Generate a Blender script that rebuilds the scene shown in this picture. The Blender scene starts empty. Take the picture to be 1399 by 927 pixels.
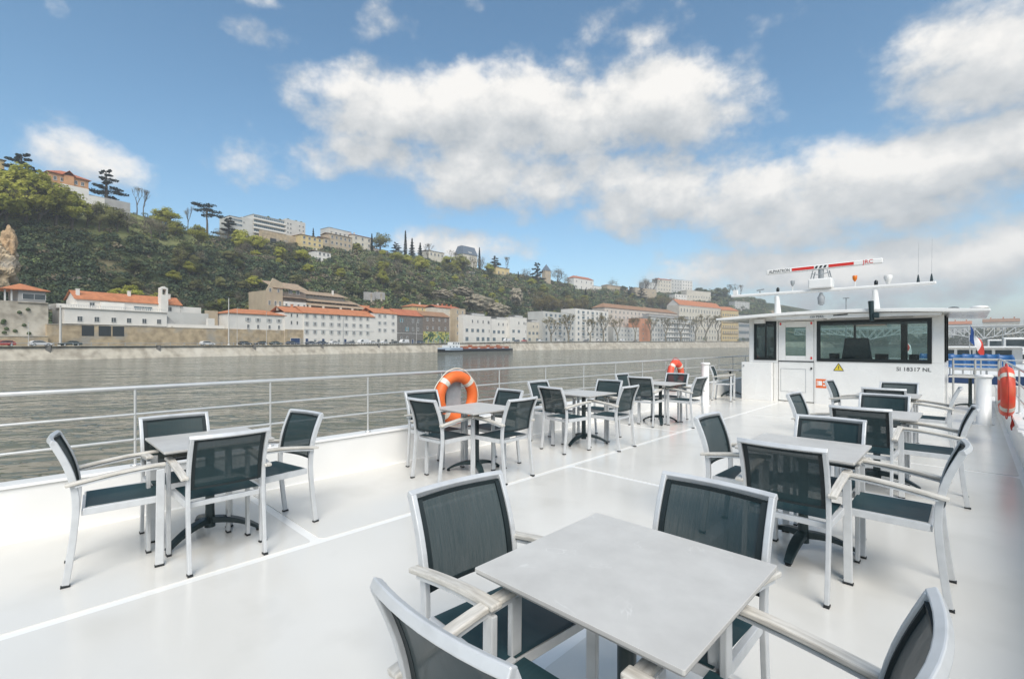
import bpy, bmesh, math, random
import numpy as np
from mathutils import Vector, Matrix
R = math.radians
random.seed(7); RNG = np.random.default_rng(7)
SC = bpy.context.scene
COL = SC.collection

# ------------------------------------------------------------------ camera
FPX, CX, CY, HY, EYE, YAW = 650.0, 699.5, 463.5, 470.0, 1.465, R(44)
SN, CS = math.sin(YAW), math.cos(YAW)
cam = bpy.data.cameras.new('camera'); camo = bpy.data.objects.new('camera', cam); COL.objects.link(camo)
cam.sensor_width = 36.0; cam.lens = 36.0 * FPX / 1399.0
cam.shift_y = (HY - CY) / 1399.0
cam.clip_start = 0.05; cam.clip_end = 20000
camo.location = (0, 0, EYE); camo.rotation_euler = (R(90), 0, YAW)
SC.camera = camo

# ------------------------------------------------------------------ exposure, sun, sky
SC.view_settings.view_transform = 'Standard'; SC.view_settings.look = 'None'
SC.view_settings.exposure = 0.87; SC.view_settings.gamma = 1
SC.cycles.max_bounces = 7; SC.cycles.transparent_max_bounces = 16
SC.cycles.caustics_reflective = False; SC.cycles.caustics_refractive = False
SC.cycles.sample_clamp_indirect = 6
SUN_EL, SUN_AZ = R(47), R(125)           # azimuth clockwise from +Y (bow) : behind the viewer, over the starboard side
sun_dir = Vector((math.sin(SUN_AZ) * math.cos(SUN_EL), math.cos(SUN_AZ) * math.cos(SUN_EL), math.sin(SUN_EL)))
sl = bpy.data.lights.new('sun', 'SUN'); so = bpy.data.objects.new('sun', sl); COL.objects.link(so)
sl.energy = 2.25; sl.angle = R(40); sl.color = (1.0, 0.955, 0.89)
so.rotation_euler = sun_dir.to_track_quat('Z', 'Y').to_euler()

def pix_dir(px, py):
    u = (px - CX) / FPX
    v = Vector((-SN + CS * u, CS + SN * u, -(py - HY) / FPX))
    return v.normalized()

def build_world():
    w = bpy.data.worlds.new('World'); SC.world = w; w.use_nodes = True
    nt = w.node_tree; N, L = nt.nodes, nt.links
    N.clear()
    out = N.new('ShaderNodeOutputWorld')
    sky = N.new('ShaderNodeTexSky'); sky.sky_type = 'NISHITA'; sky.sun_disc = False
    sky.sun_elevation = SUN_EL; sky.sun_rotation = SUN_AZ
    sky.air_density = 1.0; sky.dust_density = 0.6; sky.ozone_density = 1.6; sky.altitude = 200
    hs = N.new('ShaderNodeHueSaturation'); hs.inputs['Hue'].default_value = 0.487; hs.inputs['Saturation'].default_value = 1.10; hs.inputs['Value'].default_value = .80
    L.new(sky.outputs[0], hs.inputs['Color'])
    bg = N.new('ShaderNodeBackground'); bg.inputs['Strength'].default_value = 0.115
    L.new(hs.outputs[0], bg.inputs['Color'])
    # ---- cloud density as a group of the direction
    g = bpy.data.node_groups.new('cloud_density', 'ShaderNodeTree')
    g.interface.new_socket('Dir', in_out='INPUT', socket_type='NodeSocketVector')
    g.interface.new_socket('Density', in_out='OUTPUT', socket_type='NodeSocketFloat')
    g.interface.new_socket('Height', in_out='OUTPUT', socket_type='NodeSocketFloat')
    n, l = g.nodes, g.links
    gi = n.new('NodeGroupInput'); go = n.new('NodeGroupOutput')
    def math_(op, a, b=None, clamp=False):
        m = n.new('ShaderNodeMath'); m.operation = op; m.use_clamp = clamp
        for i, v in enumerate((a, b)):
            if v is None: continue
            if isinstance(v, (int, float)): m.inputs[i].default_value = v
            else: l.new(v, m.inputs[i])
        return m.outputs[0]
    sx = n.new('ShaderNodeSeparateXYZ'); l.new(gi.outputs[0], sx.inputs[0])
    az = math_('ARCTAN2', sx.outputs[0], sx.outputs[1])
    el = math_('ARCSINE', sx.outputs[2])
    mp = n.new('ShaderNodeMapping'); mp.inputs['Scale'].default_value = (1, 1, 1.35); l.new(gi.outputs[0], mp.inputs[0])
    def noise(sc, det, rough, off=(0, 0, 0), dist=0.0):
        m = n.new('ShaderNodeMapping'); m.inputs['Location'].default_value = off; l.new(mp.outputs[0], m.inputs[0])
        t = n.new('ShaderNodeTexNoise'); t.inputs['Scale'].default_value = sc; t.inputs['Detail'].default_value = det
        t.inputs['Roughness'].default_value = rough; t.inputs['Distortion'].default_value = dist; l.new(m.outputs[0], t.inputs['Vector'])
        return t.outputs[0]
    fine = noise(6.5, 11, 0.6)
    big = noise(1.7, 3, 0.5, (3.1, 1.7, 0.4))
    blobs = [  # photo direction of each cloud's middle, half-extents (degrees), weight
        (630, 150, 14, 5.0, 1.0), (760, 165, 16, 6.2, 1.05), (890, 150, 11, 4.8, 0.98), (510, 118, 8, 3.0, 0.88),
        (720, 240, 20, 4.4, 0.98), (560, 225, 10, 3.2, .85), (1000, 265, 17, 4.6, 1.0), (1150, 290, 15, 4.4, 1.0), (1290, 235, 11, 4.4, 1.0), (1400, 205, 9, 4.4, 0.95),
        (470, 225, 6, 2.8, 0.6), (640, 335, 7, 2.4, 0.8), (970, 372, 9, 3.2, 0.9), (1200, 360, 16, 4.0, 0.85),
        (112, 218, 4.2, 2.2, 0.72), (1390, 60, 9, 6, 0.95), (1330, 40, 6, 3.5, 0.65), (385, 55, 4.5, 1.8, 0.5), (510, 45, 7, 2.0, 0.45),
        (655, 10, 3, 1.2, 0.45), (885, 50, 3.5, 1.8, 0.47), (1010, 40, 5, 2.0, 0.42), (1390, 325, 10, 3.4, 0.8), (700, 300, 6, 1.6, 0.5),
        (700, 8, 5, 1.2, 0.4), (370, 3, 5, 1.2, .45), (78, 8, 1.6, 1.4, .5), (1050, 240, 5, 3.0, .6)]
    acc = None; accw = None
    for (px, py, ra, re, wt) in blobs:
        d = pix_dir(px, py); a0 = math.atan2(d.x, d.y); e0 = math.asin(d.z)
        ra *= 1.15 * (0.62 + 0.38 * math.cos(R(44) + a0))   # keep the extents as seen
        da = math_('DIVIDE', math_('SUBTRACT', az, a0), R(ra))
        de = math_('DIVIDE', math_('SUBTRACT', el, e0), R(re))
        q = math_('ADD', math_('MULTIPLY', da, da), math_('MULTIPLY', de, de))
        v = math_('MULTIPLY', math_('POWER', 2.718, math_('MULTIPLY', q, -0.8)), wt)
        acc = v if acc is None else math_('MAXIMUM', acc, v)
        hv = math_('MULTIPLY', v, de); accw = hv if accw is None else math_('ADD', accw, hv)
    # clouds behind and above the viewer: unseen noise cover, raised for whiter ambient light
    behind = math_('MULTIPLY', math_('SUBTRACT', big, 0.42), 4.5, True)
    dotf = n.new('ShaderNodeVectorMath'); dotf.operation = 'DOT_PRODUCT'; l.new(gi.outputs[0], dotf.inputs[0]); dotf.inputs[1].default_value = (-SN, CS, 0)
    bk = n.new('ShaderNodeMapRange'); bk.inputs[1].default_value = 0.55; bk.inputs[2].default_value = 0.3; l.new(dotf.outputs['Value'], bk.inputs[0])
    acc = math_('MAXIMUM', acc, math_('MULTIPLY', behind, bk.outputs[0]))
    dens = math_('ADD', math_('MULTIPLY', acc, 0.86), math_('MULTIPLY', math_('SUBTRACT', fine, 0.5), 1.75))
    l.new(dens, go.inputs[0]); l.new(accw, go.inputs[1])
    tc = N.new('ShaderNodeTexCoord')
    g1 = N.new('ShaderNodeGroup'); g1.node_tree = g; L.new(tc.outputs['Generated'], g1.inputs[0])
    off = N.new('ShaderNodeVectorMath'); off.operation = 'ADD'; L.new(tc.outputs['Generated'], off.inputs[0])
    off.inputs[1].default_value = (sun_dir.x * .02, sun_dir.y * .02, sun_dir.z * 0.075)
    nrm = N.new('ShaderNodeVectorMath'); nrm.operation = 'NORMALIZE'; L.new(off.outputs[0], nrm.inputs[0])
    g2 = N.new('ShaderNodeGroup'); g2.node_tree = g; L.new(nrm.outputs[0], g2.inputs[0])
    mk = N.new('ShaderNodeMapRange'); mk.interpolation_type = 'SMOOTHSTEP'
    mk.inputs[1].default_value = 0.25; mk.inputs[2].default_value = 0.70; mk.inputs[4].default_value = 0.96
    L.new(g1.outputs[0], mk.inputs[0])
    sub = N.new('ShaderNodeMath'); sub.operation = 'SUBTRACT'; L.new(g1.outputs[0], sub.inputs[0]); L.new(g2.outputs[0], sub.inputs[1])
    sh = N.new('ShaderNodeMapRange'); sh.inputs[1].default_value = -0.40; sh.inputs[2].default_value = 0.44; L.new(sub.outputs[0], sh.inputs[0])
    cr = N.new('ShaderNodeValToRGB'); cr.color_ramp.elements[0].position = 0.0; cr.color_ramp.elements[0].color = (0.43, 0.46, 0.485, 1)
    cr.color_ramp.elements[1].position = 1.0; cr.color_ramp.elements[1].color = (0.90, 0.875, 0.835, 1)
    e = cr.color_ramp.elements.new(0.55); e.color = (0.64, 0.65, 0.65, 1)
    L.new(sh.outputs[0], cr.inputs[0])
    cb = N.new('ShaderNodeBackground'); cb.inputs['Strength'].default_value = 0.64; L.new(cr.outputs[0], cb.inputs['Color'])
    mx = N.new('ShaderNodeMixShader'); L.new(mk.outputs[0], mx.inputs[0]); L.new(bg.outputs[0], mx.inputs[1]); L.new(cb.outputs[0], mx.inputs[2])
    L.new(mx.outputs[0], out.inputs[0])
    w.cycles.sampling_method = 'MANUAL'; w.cycles.sample_map_resolution = 512
build_world()

# ------------------------------------------------------------------ helpers
class MB:
    def __init__(s): s.v = []; s.f = []; s.m = []; s.sm = []
    def add(s, vs, fs, mi=0, smooth=False):
        b = len(s.v); s.v += [tuple(p) for p in vs]
        for f in fs: s.f.append(tuple(b + i for i in f)); s.m.append(mi); s.sm.append(smooth)
    def box(s, c, d, mi=0, rz=0.0):
        hx, hy, hz = d[0] / 2, d[1] / 2, d[2] / 2; co, si = math.cos(rz), math.sin(rz)
        vs = [(c[0] + x * co - y * si, c[1] + x * si + y * co, c[2] + z) for z in (-hz, hz) for x, y in ((-hx, -hy), (hx, -hy), (hx, hy), (-hx, hy))]
        s.add(vs, [(3, 2, 1, 0), (4, 5, 6, 7), (0, 1, 5, 4), (1, 2, 6, 5), (2, 3, 7, 6), (3, 0, 4, 7)], mi)
    def bb(s, x0, x1, y0, y1, z0, z1, mi=0): s.box(((x0 + x1) / 2, (y0 + y1) / 2, (z0 + z1) / 2), (x1 - x0, y1 - y0, z1 - z0), mi)
    def sweep(s, path, side, w, t, mi=0, smooth=False):
        """rectangular bar along path; w measured along `side`, t across it"""
        P = [Vector(p) for p in path]; sd = Vector(side).normalized(); vs = []
        for i, p in enumerate(P):
            tan = (P[min(i + 1, len(P) - 1)] - P[max(i - 1, 0)]).normalized(); nn = tan.cross(sd).normalized()
            ww = w[i] if isinstance(w, (list, tuple)) else w; tt = t[i] if isinstance(t, (list, tuple)) else t
            for a, b in ((-1, -1), (1, -1), (1, 1), (-1, 1)): vs.append(p + sd * (a * ww / 2) + nn * (b * tt / 2))
        fs = [(3, 2, 1, 0)]; k = len(P)
        for i in range(k - 1):
            for j in range(4): fs.append((i * 4 + j, i * 4 + (j + 1) % 4, i * 4 + 4 + (j + 1) % 4, i * 4 + 4 + j))
        e = (k - 1) * 4; fs.append((e, e + 1, e + 2, e + 3)); s.add(vs, fs, mi, smooth)
    def tube(s, path, r, n=8, mi=0, smooth=True, cap=True, closed=False):
        P = [Vector(p) for p in path]; k = len(P); vs = []; ref = None
        for i, p in enumerate(P):
            a = P[(i - 1) % k] if closed else P[max(i - 1, 0)]; b = P[(i + 1) % k] if closed else P[min(i + 1, k - 1)]
            tan = (b - a).normalized()
            if ref is None: ref = tan.cross(Vector((0, 0, 1))); ref = ref if ref.length > 0.05 else tan.cross(Vector((1, 0, 0)))
            ref = (ref - tan * ref.dot(tan)).normalized(); bi = tan.cross(ref)
            rr = r[i] if isinstance(r, (list, tuple)) else r
            for j in range(n): th = 2 * math.pi * j / n; vs.append(p + ref * (rr * math.cos(th)) + bi * (rr * math.sin(th)))
        fs = []
        for i in range(k if closed else k - 1):
            q = (i + 1) % k
            for j in range(n): fs.append((i * n + j, i * n + (j + 1) % n, q * n + (j + 1) % n, q * n + j))
        s.add(vs, fs, mi, smooth)
        if cap and not closed: s.add(vs[:n], [tuple(range(n - 1, -1, -1))], mi); s.add(vs[-n:], [tuple(range(n))], mi)
    def lathe(s, prof, c=(0, 0, 0), n=16, mi=0, smooth=True):
        vs = []; k = len(prof)
        for r, z in prof:
            for j in range(n): th = 2 * math.pi * j / n; vs.append((c[0] + r * math.cos(th), c[1] + r * math.sin(th), c[2] + z))
        fs = [(i * n + j, i * n + (j + 1) % n, i * n + n + (j + 1) % n, i * n + n + j) for i in range(k - 1) for j in range(n)]
        s.add(vs, fs, mi, smooth)
        s.add(vs[:n], [tuple(range(n - 1, -1, -1))], mi); s.add(vs[-n:], [tuple(range(n))], mi)
    def prism(s, poly, y0, y1, mi=0, axis='y'):
        """poly of (a,b) extruded along an axis: y -> (a,y,b), x -> (x,a,b), z -> (a,b,z)"""
        mk = {'y': lambda a, b, t: (a, t, b), 'x': lambda a, b, t: (t, a, b), 'z': lambda a, b, t: (a, b, t)}[axis]
        k = len(poly); vs = [mk(a, b, y0) for a, b in poly] + [mk(a, b, y1) for a, b in poly]
        s.add(vs, [tuple(range(k)), tuple(range(2 * k - 1, k - 1, -1))] + [(i, k + i, k + (i + 1) % k, (i + 1) % k) for i in range(k)], mi)
    def mesh(s, name, mats, bevel=0.0, seg=2):
        me = bpy.data.meshes.new(name); me.from_pydata(s.v, [], s.f)
        me.polygons.foreach_set('material_index', s.m); me.polygons.foreach_set('use_smooth', s.sm)
        for m in (mats if isinstance(mats, (list, tuple)) else [mats]): me.materials.append(m)
        bm = bmesh.new(); bm.from_mesh(me); bmesh.ops.recalc_face_normals(bm, faces=bm.faces)
        if bevel:
            es = [e for e in bm.edges if len(e.link_faces) == 2 and e.calc_face_angle(0) > 0.6]
            bmesh.ops.bevel(bm, geom=es, offset=bevel, segments=seg, affect='EDGES', clamp_overlap=True, profile=0.5)
        bm.to_mesh(me); bm.free(); me.update(); return me
    def build(s, name, mats, parent=None, bevel=0.0, loc=None, seg=2):
        return link(name, s.mesh(name, mats, bevel, seg), parent, loc)
def link(name, me, parent=None, loc=None, rz=None):
    o = bpy.data.objects.new(name, me); COL.objects.link(o); o.parent = parent
    if loc is not None: o.location = loc
    if rz is not None: o.rotation_euler.z = rz
    return o
def tag(o, label=None, cat=None, group=None, kind=None):
    for k, v in (('label', label), ('category', cat), ('group', group), ('kind', kind)):
        if v: o[k] = v
    return o
def thing(name, label, cat, loc=(0, 0, 0), rz=0.0, group=None, scale=None):
    o = bpy.data.objects.new(name, None); COL.objects.link(o); o.empty_display_size = .2
    o.location = loc; o.rotation_euler = (0, 0, rz)
    if scale is not None: o.scale = scale
    return tag(o, label, cat, group)
def children(o): return [c for c in COL.objects if c.parent == o]
TREE = {}
def tree_of(o):
    ch = list(o.children); return [(c, tree_of(c)) for c in ch]
def copy_tree(src, loc, rz, label=None, tr=None, parent=None):
    c = src.copy(); COL.objects.link(c); c.parent = parent
    if parent is None:
        c.location = loc; c.rotation_euler = (0, 0, rz)
        if label: c['label'] = label
    for ch, sub in tr: copy_tree(ch, None, None, None, sub, c)
    return c

def mat(name, base, rough=0.5, metal=0.0, var=None, vscale=3.0, bump=0.0, bscale=20.0, spec=0.5, coat=0.0, stretch=None, rvar=0.0, detail=6.0, obj=True, var2=None, v2scale=.6):
    m = bpy.data.materials.new(name); m.use_nodes = True; nt = m.node_tree; N, L = nt.nodes, nt.links
    b = N['Principled BSDF']; b.inputs['Base Color'].default_value = (*base, 1); b.inputs['Roughness'].default_value = rough
    b.inputs['Metallic'].default_value = metal; b.inputs['Specular IOR Level'].default_value = spec; b.inputs['Coat Weight'].default_value = coat
    if var or bump or rvar:
        tc = N.new('ShaderNodeTexCoord'); mp = N.new('ShaderNodeMapping'); L.new(tc.outputs['Object' if obj else 'Generated'], mp.inputs[0])
        if stretch: mp.inputs['Scale'].default_value = stretch
    def nz(sc, d=detail):
        t = N.new('ShaderNodeTexNoise'); t.inputs['Scale'].default_value = sc; t.inputs['Detail'].default_value = d; L.new(mp.outputs[0], t.inputs['Vector']); return t
    if var:
        t = nz(vscale); r = N.new('ShaderNodeValToRGB'); r.color_ramp.elements[0].color = (*base, 1); r.color_ramp.elements[1].color = (*var, 1)
        r.color_ramp.elements[0].position = .38; r.color_ramp.elements[1].position = .66; L.new(t.outputs[0], r.inputs[0]); src = r.outputs[0]
        if var2:
            t2 = nz(v2scale); mr = N.new('ShaderNodeMapRange'); mr.inputs[1].default_value = .52; mr.inputs[2].default_value = .68; L.new(t2.outputs[0], mr.inputs[0])
            mx = N.new('ShaderNodeMix'); mx.data_type = 'RGBA'; L.new(mr.outputs[0], mx.inputs[0]); L.new(src, mx.inputs[6]); mx.inputs[7].default_value = (*var2, 1); src = mx.outputs[2]
        L.new(src, b.inputs['Base Color'])
    if rvar:
        t = nz(vscale * 1.7); mr = N.new('ShaderNodeMapRange'); mr.inputs[3].default_value = max(0, rough - rvar); mr.inputs[4].default_value = min(1, rough + rvar); L.new(t.outputs[0], mr.inputs[0]); L.new(mr.outputs[0], b.inputs['Roughness'])
    if bump:
        t = nz(bscale); bp = N.new('ShaderNodeBump'); bp.inputs['Strength'].default_value = 1.0; bp.inputs['Distance'].default_value = bump; L.new(t.outputs[0], bp.inputs['Height']); L.new(bp.outputs[0], b.inputs['Normal'])
    return m
def glass_mat(name, tint, alpha, rough=0.03):
    """thin pane: part see-through, part tinted glossy"""
    m = bpy.data.materials.new(name); m.use_nodes = True; N, L = m.node_tree.nodes, m.node_tree.links
    N.remove(N['Principled BSDF']); tr = N.new('ShaderNodeBsdfTransparent'); tr.inputs[0].default_value = (*tint, 1); gl = N.new('ShaderNodeBsdfGlossy'); gl.inputs['Roughness'].default_value = rough
    fr = N.new('ShaderNodeFresnel'); fr.inputs[0].default_value = 1.5; mx = N.new('ShaderNodeMixShader'); L.new(fr.outputs[0], mx.inputs[0]); L.new(tr.outputs[0], mx.inputs[1]); L.new(gl.outputs[0], mx.inputs[2]); L.new(mx.outputs[0], N['Material Output'].inputs[0])
    return m
M = {}
M['deck'] = mat('deck_border_paint', (0.85, 0.84, 0.805), 0.22, var=(0.81, 0.80, 0.765), vscale=1.2, rvar=.08, spec=.5)
M['panel'] = mat('deck_panel_paint', (0.70, 0.68, 0.63), 0.19, var=(0.665, 0.645, 0.595), vscale=0.8, rvar=.08, bump=.0004, bscale=150, var2=(0.64, 0.62, 0.57), v2scale=1.9)
M['white'] = mat('white_marine_paint', (0.81, 0.80, 0.77), 0.32, var=(0.765, 0.755, 0.725), vscale=2.2, rvar=.08, bump=.0007, bscale=4)
M['white2'] = mat('white_cabin_paint', (0.80, 0.79, 0.76), 0.28, var=(0.745, 0.735, 0.705), vscale=1.6, rvar=.06, bump=.001, bscale=2.5)
M['alu'] = mat('brushed_frame_paint', (0.61, 0.62, 0.62), 0.36, 0.2, var=(0.545, 0.555, 0.555), vscale=14, rvar=.08)
M['steel'] = mat('stainless_rail', (0.66, 0.655, 0.63), 0.33, 0.5, var=(0.62, 0.62, 0.6), vscale=8, rvar=.1)
M['arm'] = mat('weathered_slat', (0.65, 0.62, 0.56), 0.55, var=(0.46, 0.43, 0.375), vscale=9, stretch=(9, 1.0, 5), bump=.001, bscale=30)
M['top'] = None
M['edge'] = mat('table_edge', (0.30, 0.295, 0.28), 0.5)
M['base'] = mat('cast_iron_dark', (0.018, 0.034, 0.038), 0.38, 0.2, var=(0.028, 0.047, 0.05), vscale=12, rvar=.08)
M['cap'] = mat('black_plastic', (0.015, 0.018, 0.02), 0.5)
M['trim'] = mat('dark_mesh_hem', (0.008, 0.016, 0.018), 0.6)
M['black'] = mat('black_rubber', (0.008, 0.012, 0.012), 0.35)
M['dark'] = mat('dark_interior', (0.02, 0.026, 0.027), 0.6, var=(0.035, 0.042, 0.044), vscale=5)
M['orange'] = mat('orange_buoy', (0.80, 0.17, 0.035), 0.5, var=(0.68, 0.13, 0.03), vscale=6, rvar=.1)
M['redor'] = mat('red_buoy', (0.76, 0.075, 0.04), 0.5, var=(0.68, 0.13, 0.06), vscale=6, rvar=.1)
M['tape'] = mat('grey_reflective_tape', (0.70, 0.66, 0.56), 0.45, var=(.55, .52, .45), vscale=20)
M['rope'] = mat('red_line', (0.55, 0.06, 0.04), 0.7)
M['ropew'] = mat('pale_line', (0.72, 0.66, 0.55), 0.8)
M['grey'] = mat('grey_plastic', (0.34, 0.36, 0.37), 0.5, var=(.28, .3, .31), vscale=10)
M['red'] = mat('red_print', (0.62, 0.03, 0.02), 0.4)
M['yellow'] = mat('yellow_print', (0.72, 0.55, 0.04), 0.45)
M['ink'] = mat('black_print', (0.02, 0.02, 0.022), 0.5)
M['orl'] = mat('orange_lens', (0.7, 0.18, 0.02), 0.2)
M['blue'] = mat('blue_plastic', (0.035, 0.14, 0.33), 0.4, var=(0.03, .11, .28), vscale=4)
M['dkblue'] = mat('dark_blue_paint', (0.02, 0.05, 0.13), 0.4)
M['glass'] = glass_mat('cabin_glass', (0.80, 0.87, 0.86), 0.30)
M['wglass'] = mat('window_pane_dark', (0.035, 0.05, 0.055), 0.08, spec=.7, var=(.07, .085, .09), vscale=.9)

def top_mat():
    m = bpy.data.materials.new('grey_stone_laminate'); m.use_nodes = True; N, L = m.node_tree.nodes, m.node_tree.links; b = N['Principled BSDF']
    tc = N.new('ShaderNodeTexCoord')
    t = N.new('ShaderNodeTexNoise'); t.inputs['Scale'].default_value = 4; t.inputs['Detail'].default_value = 10; t.inputs['Roughness'].default_value = .65; L.new(tc.outputs['Object'], t.inputs[0])
    r = N.new('ShaderNodeValToRGB'); r.color_ramp.elements[0].color = (.48, .465, .435, 1); r.color_ramp.elements[1].color = (.565, .55, .515, 1); r.color_ramp.elements[0].position = .35; r.color_ramp.elements[1].position = .65; L.new(t.outputs[0], r.inputs[0])
    w = N.new('ShaderNodeTexNoise'); w.inputs['Scale'].default_value = 2.6; w.inputs['Detail'].default_value = 5; w.inputs['Distortion'].default_value = 1.3; L.new(tc.outputs['Object'], w.inputs[0])
    a = N.new('ShaderNodeMath'); a.operation = 'SUBTRACT'; L.new(w.outputs[0], a.inputs[0]); a.inputs[1].default_value = .53
    ab = N.new('ShaderNodeMath'); ab.operation = 'ABSOLUTE'; L.new(a.outputs[0], ab.inputs[0])
    mr = N.new('ShaderNodeMapRange'); mr.inputs[1].default_value = 0; mr.inputs[2].default_value = .006; mr.inputs[3].default_value = .55; mr.inputs[4].default_value = 0; L.new(ab.outputs[0], mr.inputs[0])
    gate = N.new('ShaderNodeTexNoise'); gate.inputs['Scale'].default_value = 5.5; L.new(tc.outputs['Object'], gate.inputs[0])
    gm = N.new('ShaderNodeMapRange'); gm.inputs[1].default_value = .5; gm.inputs[2].default_value = .6; L.new(gate.outputs[0], gm.inputs[0])
    mm = N.new('ShaderNodeMath'); mm.operation = 'MULTIPLY'; L.new(mr.outputs[0], mm.inputs[0]); L.new(gm.outputs[0], mm.inputs[1])
    mx = N.new('ShaderNodeMix'); mx.data_type = 'RGBA'; L.new(mm.outputs[0], mx.inputs[0]); L.new(r.outputs[0], mx.inputs[6]); mx.inputs[7].default_value = (.70, .69, .66, 1)
    L.new(mx.outputs[2], b.inputs['Base Color']); b.inputs['Roughness'].default_value = .42; return m
M['top'] = top_mat()

def fabric_mat(name, a_lo, a_hi, col):
    m = bpy.data.materials.new(name); m.use_nodes = True; N, L = m.node_tree.nodes, m.node_tree.links; b = N['Principled BSDF']
    tc = N.new('ShaderNodeTexCoord'); mp = N.new('ShaderNodeMapping'); mp.inputs['Scale'].default_value = (260, 8, 8); L.new(tc.outputs['Object'], mp.inputs[0])
    t = N.new('ShaderNodeTexNoise'); t.inputs['Scale'].default_value = 1.0; t.inputs['Detail'].default_value = 4; L.new(mp.outputs[0], t.inputs[0])
    mr = N.new('ShaderNodeMapRange'); mr.inputs[1].default_value = .3; mr.inputs[2].default_value = .7; mr.inputs[3].default_value = a_lo; mr.inputs[4].default_value = a_hi; L.new(t.outputs[0], mr.inputs[0])
    L.new(mr.outputs[0], b.inputs['Alpha'])
    r = N.new('ShaderNodeMix'); r.data_type = 'RGBA'; L.new(t.outputs[0], r.inputs[0]); r.inputs[6].default_value = (*[x * .8 for x in col], 1); r.inputs[7].default_value = (*[x * 1.25 for x in col], 1); L.new(r.outputs[2], b.inputs['Base Color'])
    b.inputs['Roughness'].default_value = .55; b.inputs['Specular IOR Level'].default_value = .35
    return m
M['mesh'] = fabric_mat('teal_mesh_fabric', .88, .95, (0.012, 0.031, 0.035))
M['seat'] = fabric_mat('teal_seat_fabric', .96, 1.0, (0.014, 0.044, 0.052))

def text_mesh(body, size, m, extrude=.001):
    cu = bpy.data.curves.new('lettering', 'FONT'); cu.body = body; cu.size = size; cu.extrude = extrude; cu.resolution_u = 3
    cu.offset = size * .006; cu.align_x = 'CENTER'; cu.align_y = 'CENTER'
    o = bpy.data.objects.new('lettering', cu); COL.objects.link(o)
    dg = bpy.context.evaluated_depsgraph_get(); me = bpy.data.meshes.new_from_object(o.evaluated_get(dg)); bpy.data.objects.remove(o); bpy.data.curves.remove(cu)
    me.materials.clear(); me.materials.append(m); return me

# ------------------------------------------------------------------ the valley: bank line, quay level, hill
def lerp(tab, x):
    if x <= tab[0][0]: return tab[0][1] + (x - tab[0][0]) * 0
    for (a, va), (b, vb) in zip(tab, tab[1:]):
        if x <= b: t = (x - a) / (b - a); return va + (vb - va) * t
    return tab[-1][1]
BANK = [(-260, -126), (-100, -141), (-3, -160.4), (17, -165.5), (47, -172.5), (94, -183), (140, -191), (210, -202), (328, -211), (480, -209), (600, -200), (700, -170), (900, -110), (1300, -40), (2600, 60)]
def bank(Y): return lerp(BANK, Y)
QUAY = [(-260, .9), (0, .95), (50, 1.05), (94, 1.4), (140, 1.8), (210, 2.8), (328, 3.7), (620, 5.2), (2600, 6)]
def quay(Y): return lerp(QUAY, Y)
def ray(px):
    u = (px - CX) / FPX; return (-SN + CS * u, CS + SN * u)      # per metre of depth
def on_line(px, o):
    """point on the line `o` metres inland of the left bank, under picture column px"""
    rx, ry = ray(px); d = 150.0
    for _ in range(60):
        tgt = bank(ry * d) - o; d = .5 * d + .5 * (tgt / rx if rx < -0.02 else 2500)
    return rx * d, ry * d, d
def zat(py, d): return EYE - (py - HY) / FPX * d
O_R = 135.0
RPIX = [(-420, 150), (-150, 205), (0, 243), (60, 258), (130, 272), (200, 294), (300, 330), (420, 334), (520, 346), (600, 362), (700, 377), (780, 392), (850, 400), (950, 404), (1010, 408)]
RIDGE = []
for px_, py_ in RPIX:
    x_, y_, d_ = on_line(px_, O_R); RIDGE.append((y_, zat(py_, d_)))
RIDGE += [(RIDGE[-1][0] + 500, RIDGE[-1][1] * .75), (3000, 40)]
def ridge(Y): return lerp(RIDGE, Y)
def wob(a, b): return math.sin(a * .071 + 1.3 * math.sin(b * .043)) + .6 * math.sin(b * .113 + a * .05) + .35 * math.sin(a * .23 + b * .19)
O_S = 33.0
def prof(t):
    t = max(0, min(1, t)); return .55 * t + .45 * t * t * (3 - 2 * t) + .06 * math.sin(t * 12.5) * (1 - t) * t * 4
def hz(X, Y):
    o = bank(Y) - X; q = quay(Y)
    if o < 0: return -6.0
    if o < O_S: return q - .05
    rz_ = ridge(Y)
    if o < O_R:
        t = (o - O_S) / (O_R - O_S); return q + (rz_ - q) * prof(t) + wob(o, Y) * .8 * min(1, t * 5)
    return rz_ - (o - O_R) * .02 + wob(o, Y) * .5
def hit(px, py, o0=34, o1=220):
    """where the sight line of a picture point meets the hill"""
    rx, ry = ray(px); x0, y0, d0 = on_line(px, o0); x1, y1, d1 = on_line(px, o1); d = d0
    while d < d1:
        z = zat(py, d)
        if hz(rx * d, ry * d) >= z: return rx * d, ry * d, d
        d += .8
    x, y, d = on_line(px, O_R); return x, y, d
WATER = -2.4
def meadow(x, y, z):
    """the grassed terraces on the upper left shoulder of the hill"""
    o = bank(y) - x; return -20 < y < 76 and o > 40 and z > 45.3 + .04 * y + 1.4 * math.sin(y * .21)

def grid_mesh(name, ys, os_, fn, m):
    vs = []; fs = []; k = len(os_)
    for Y in ys:
        for o in os_: vs.append(fn(Y, o))
    for i in range(len(ys) - 1):
        for j in range(k - 1): fs.append((i * k + j, i * k + k + j, i * k + k + j + 1, i * k + j + 1))
    me = bpy.data.meshes.new(name); me.from_pydata(vs, [], fs); me.materials.append(m)
    me.polygons.foreach_set('use_smooth', [True] * len(fs)); me.update(); return me

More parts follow.
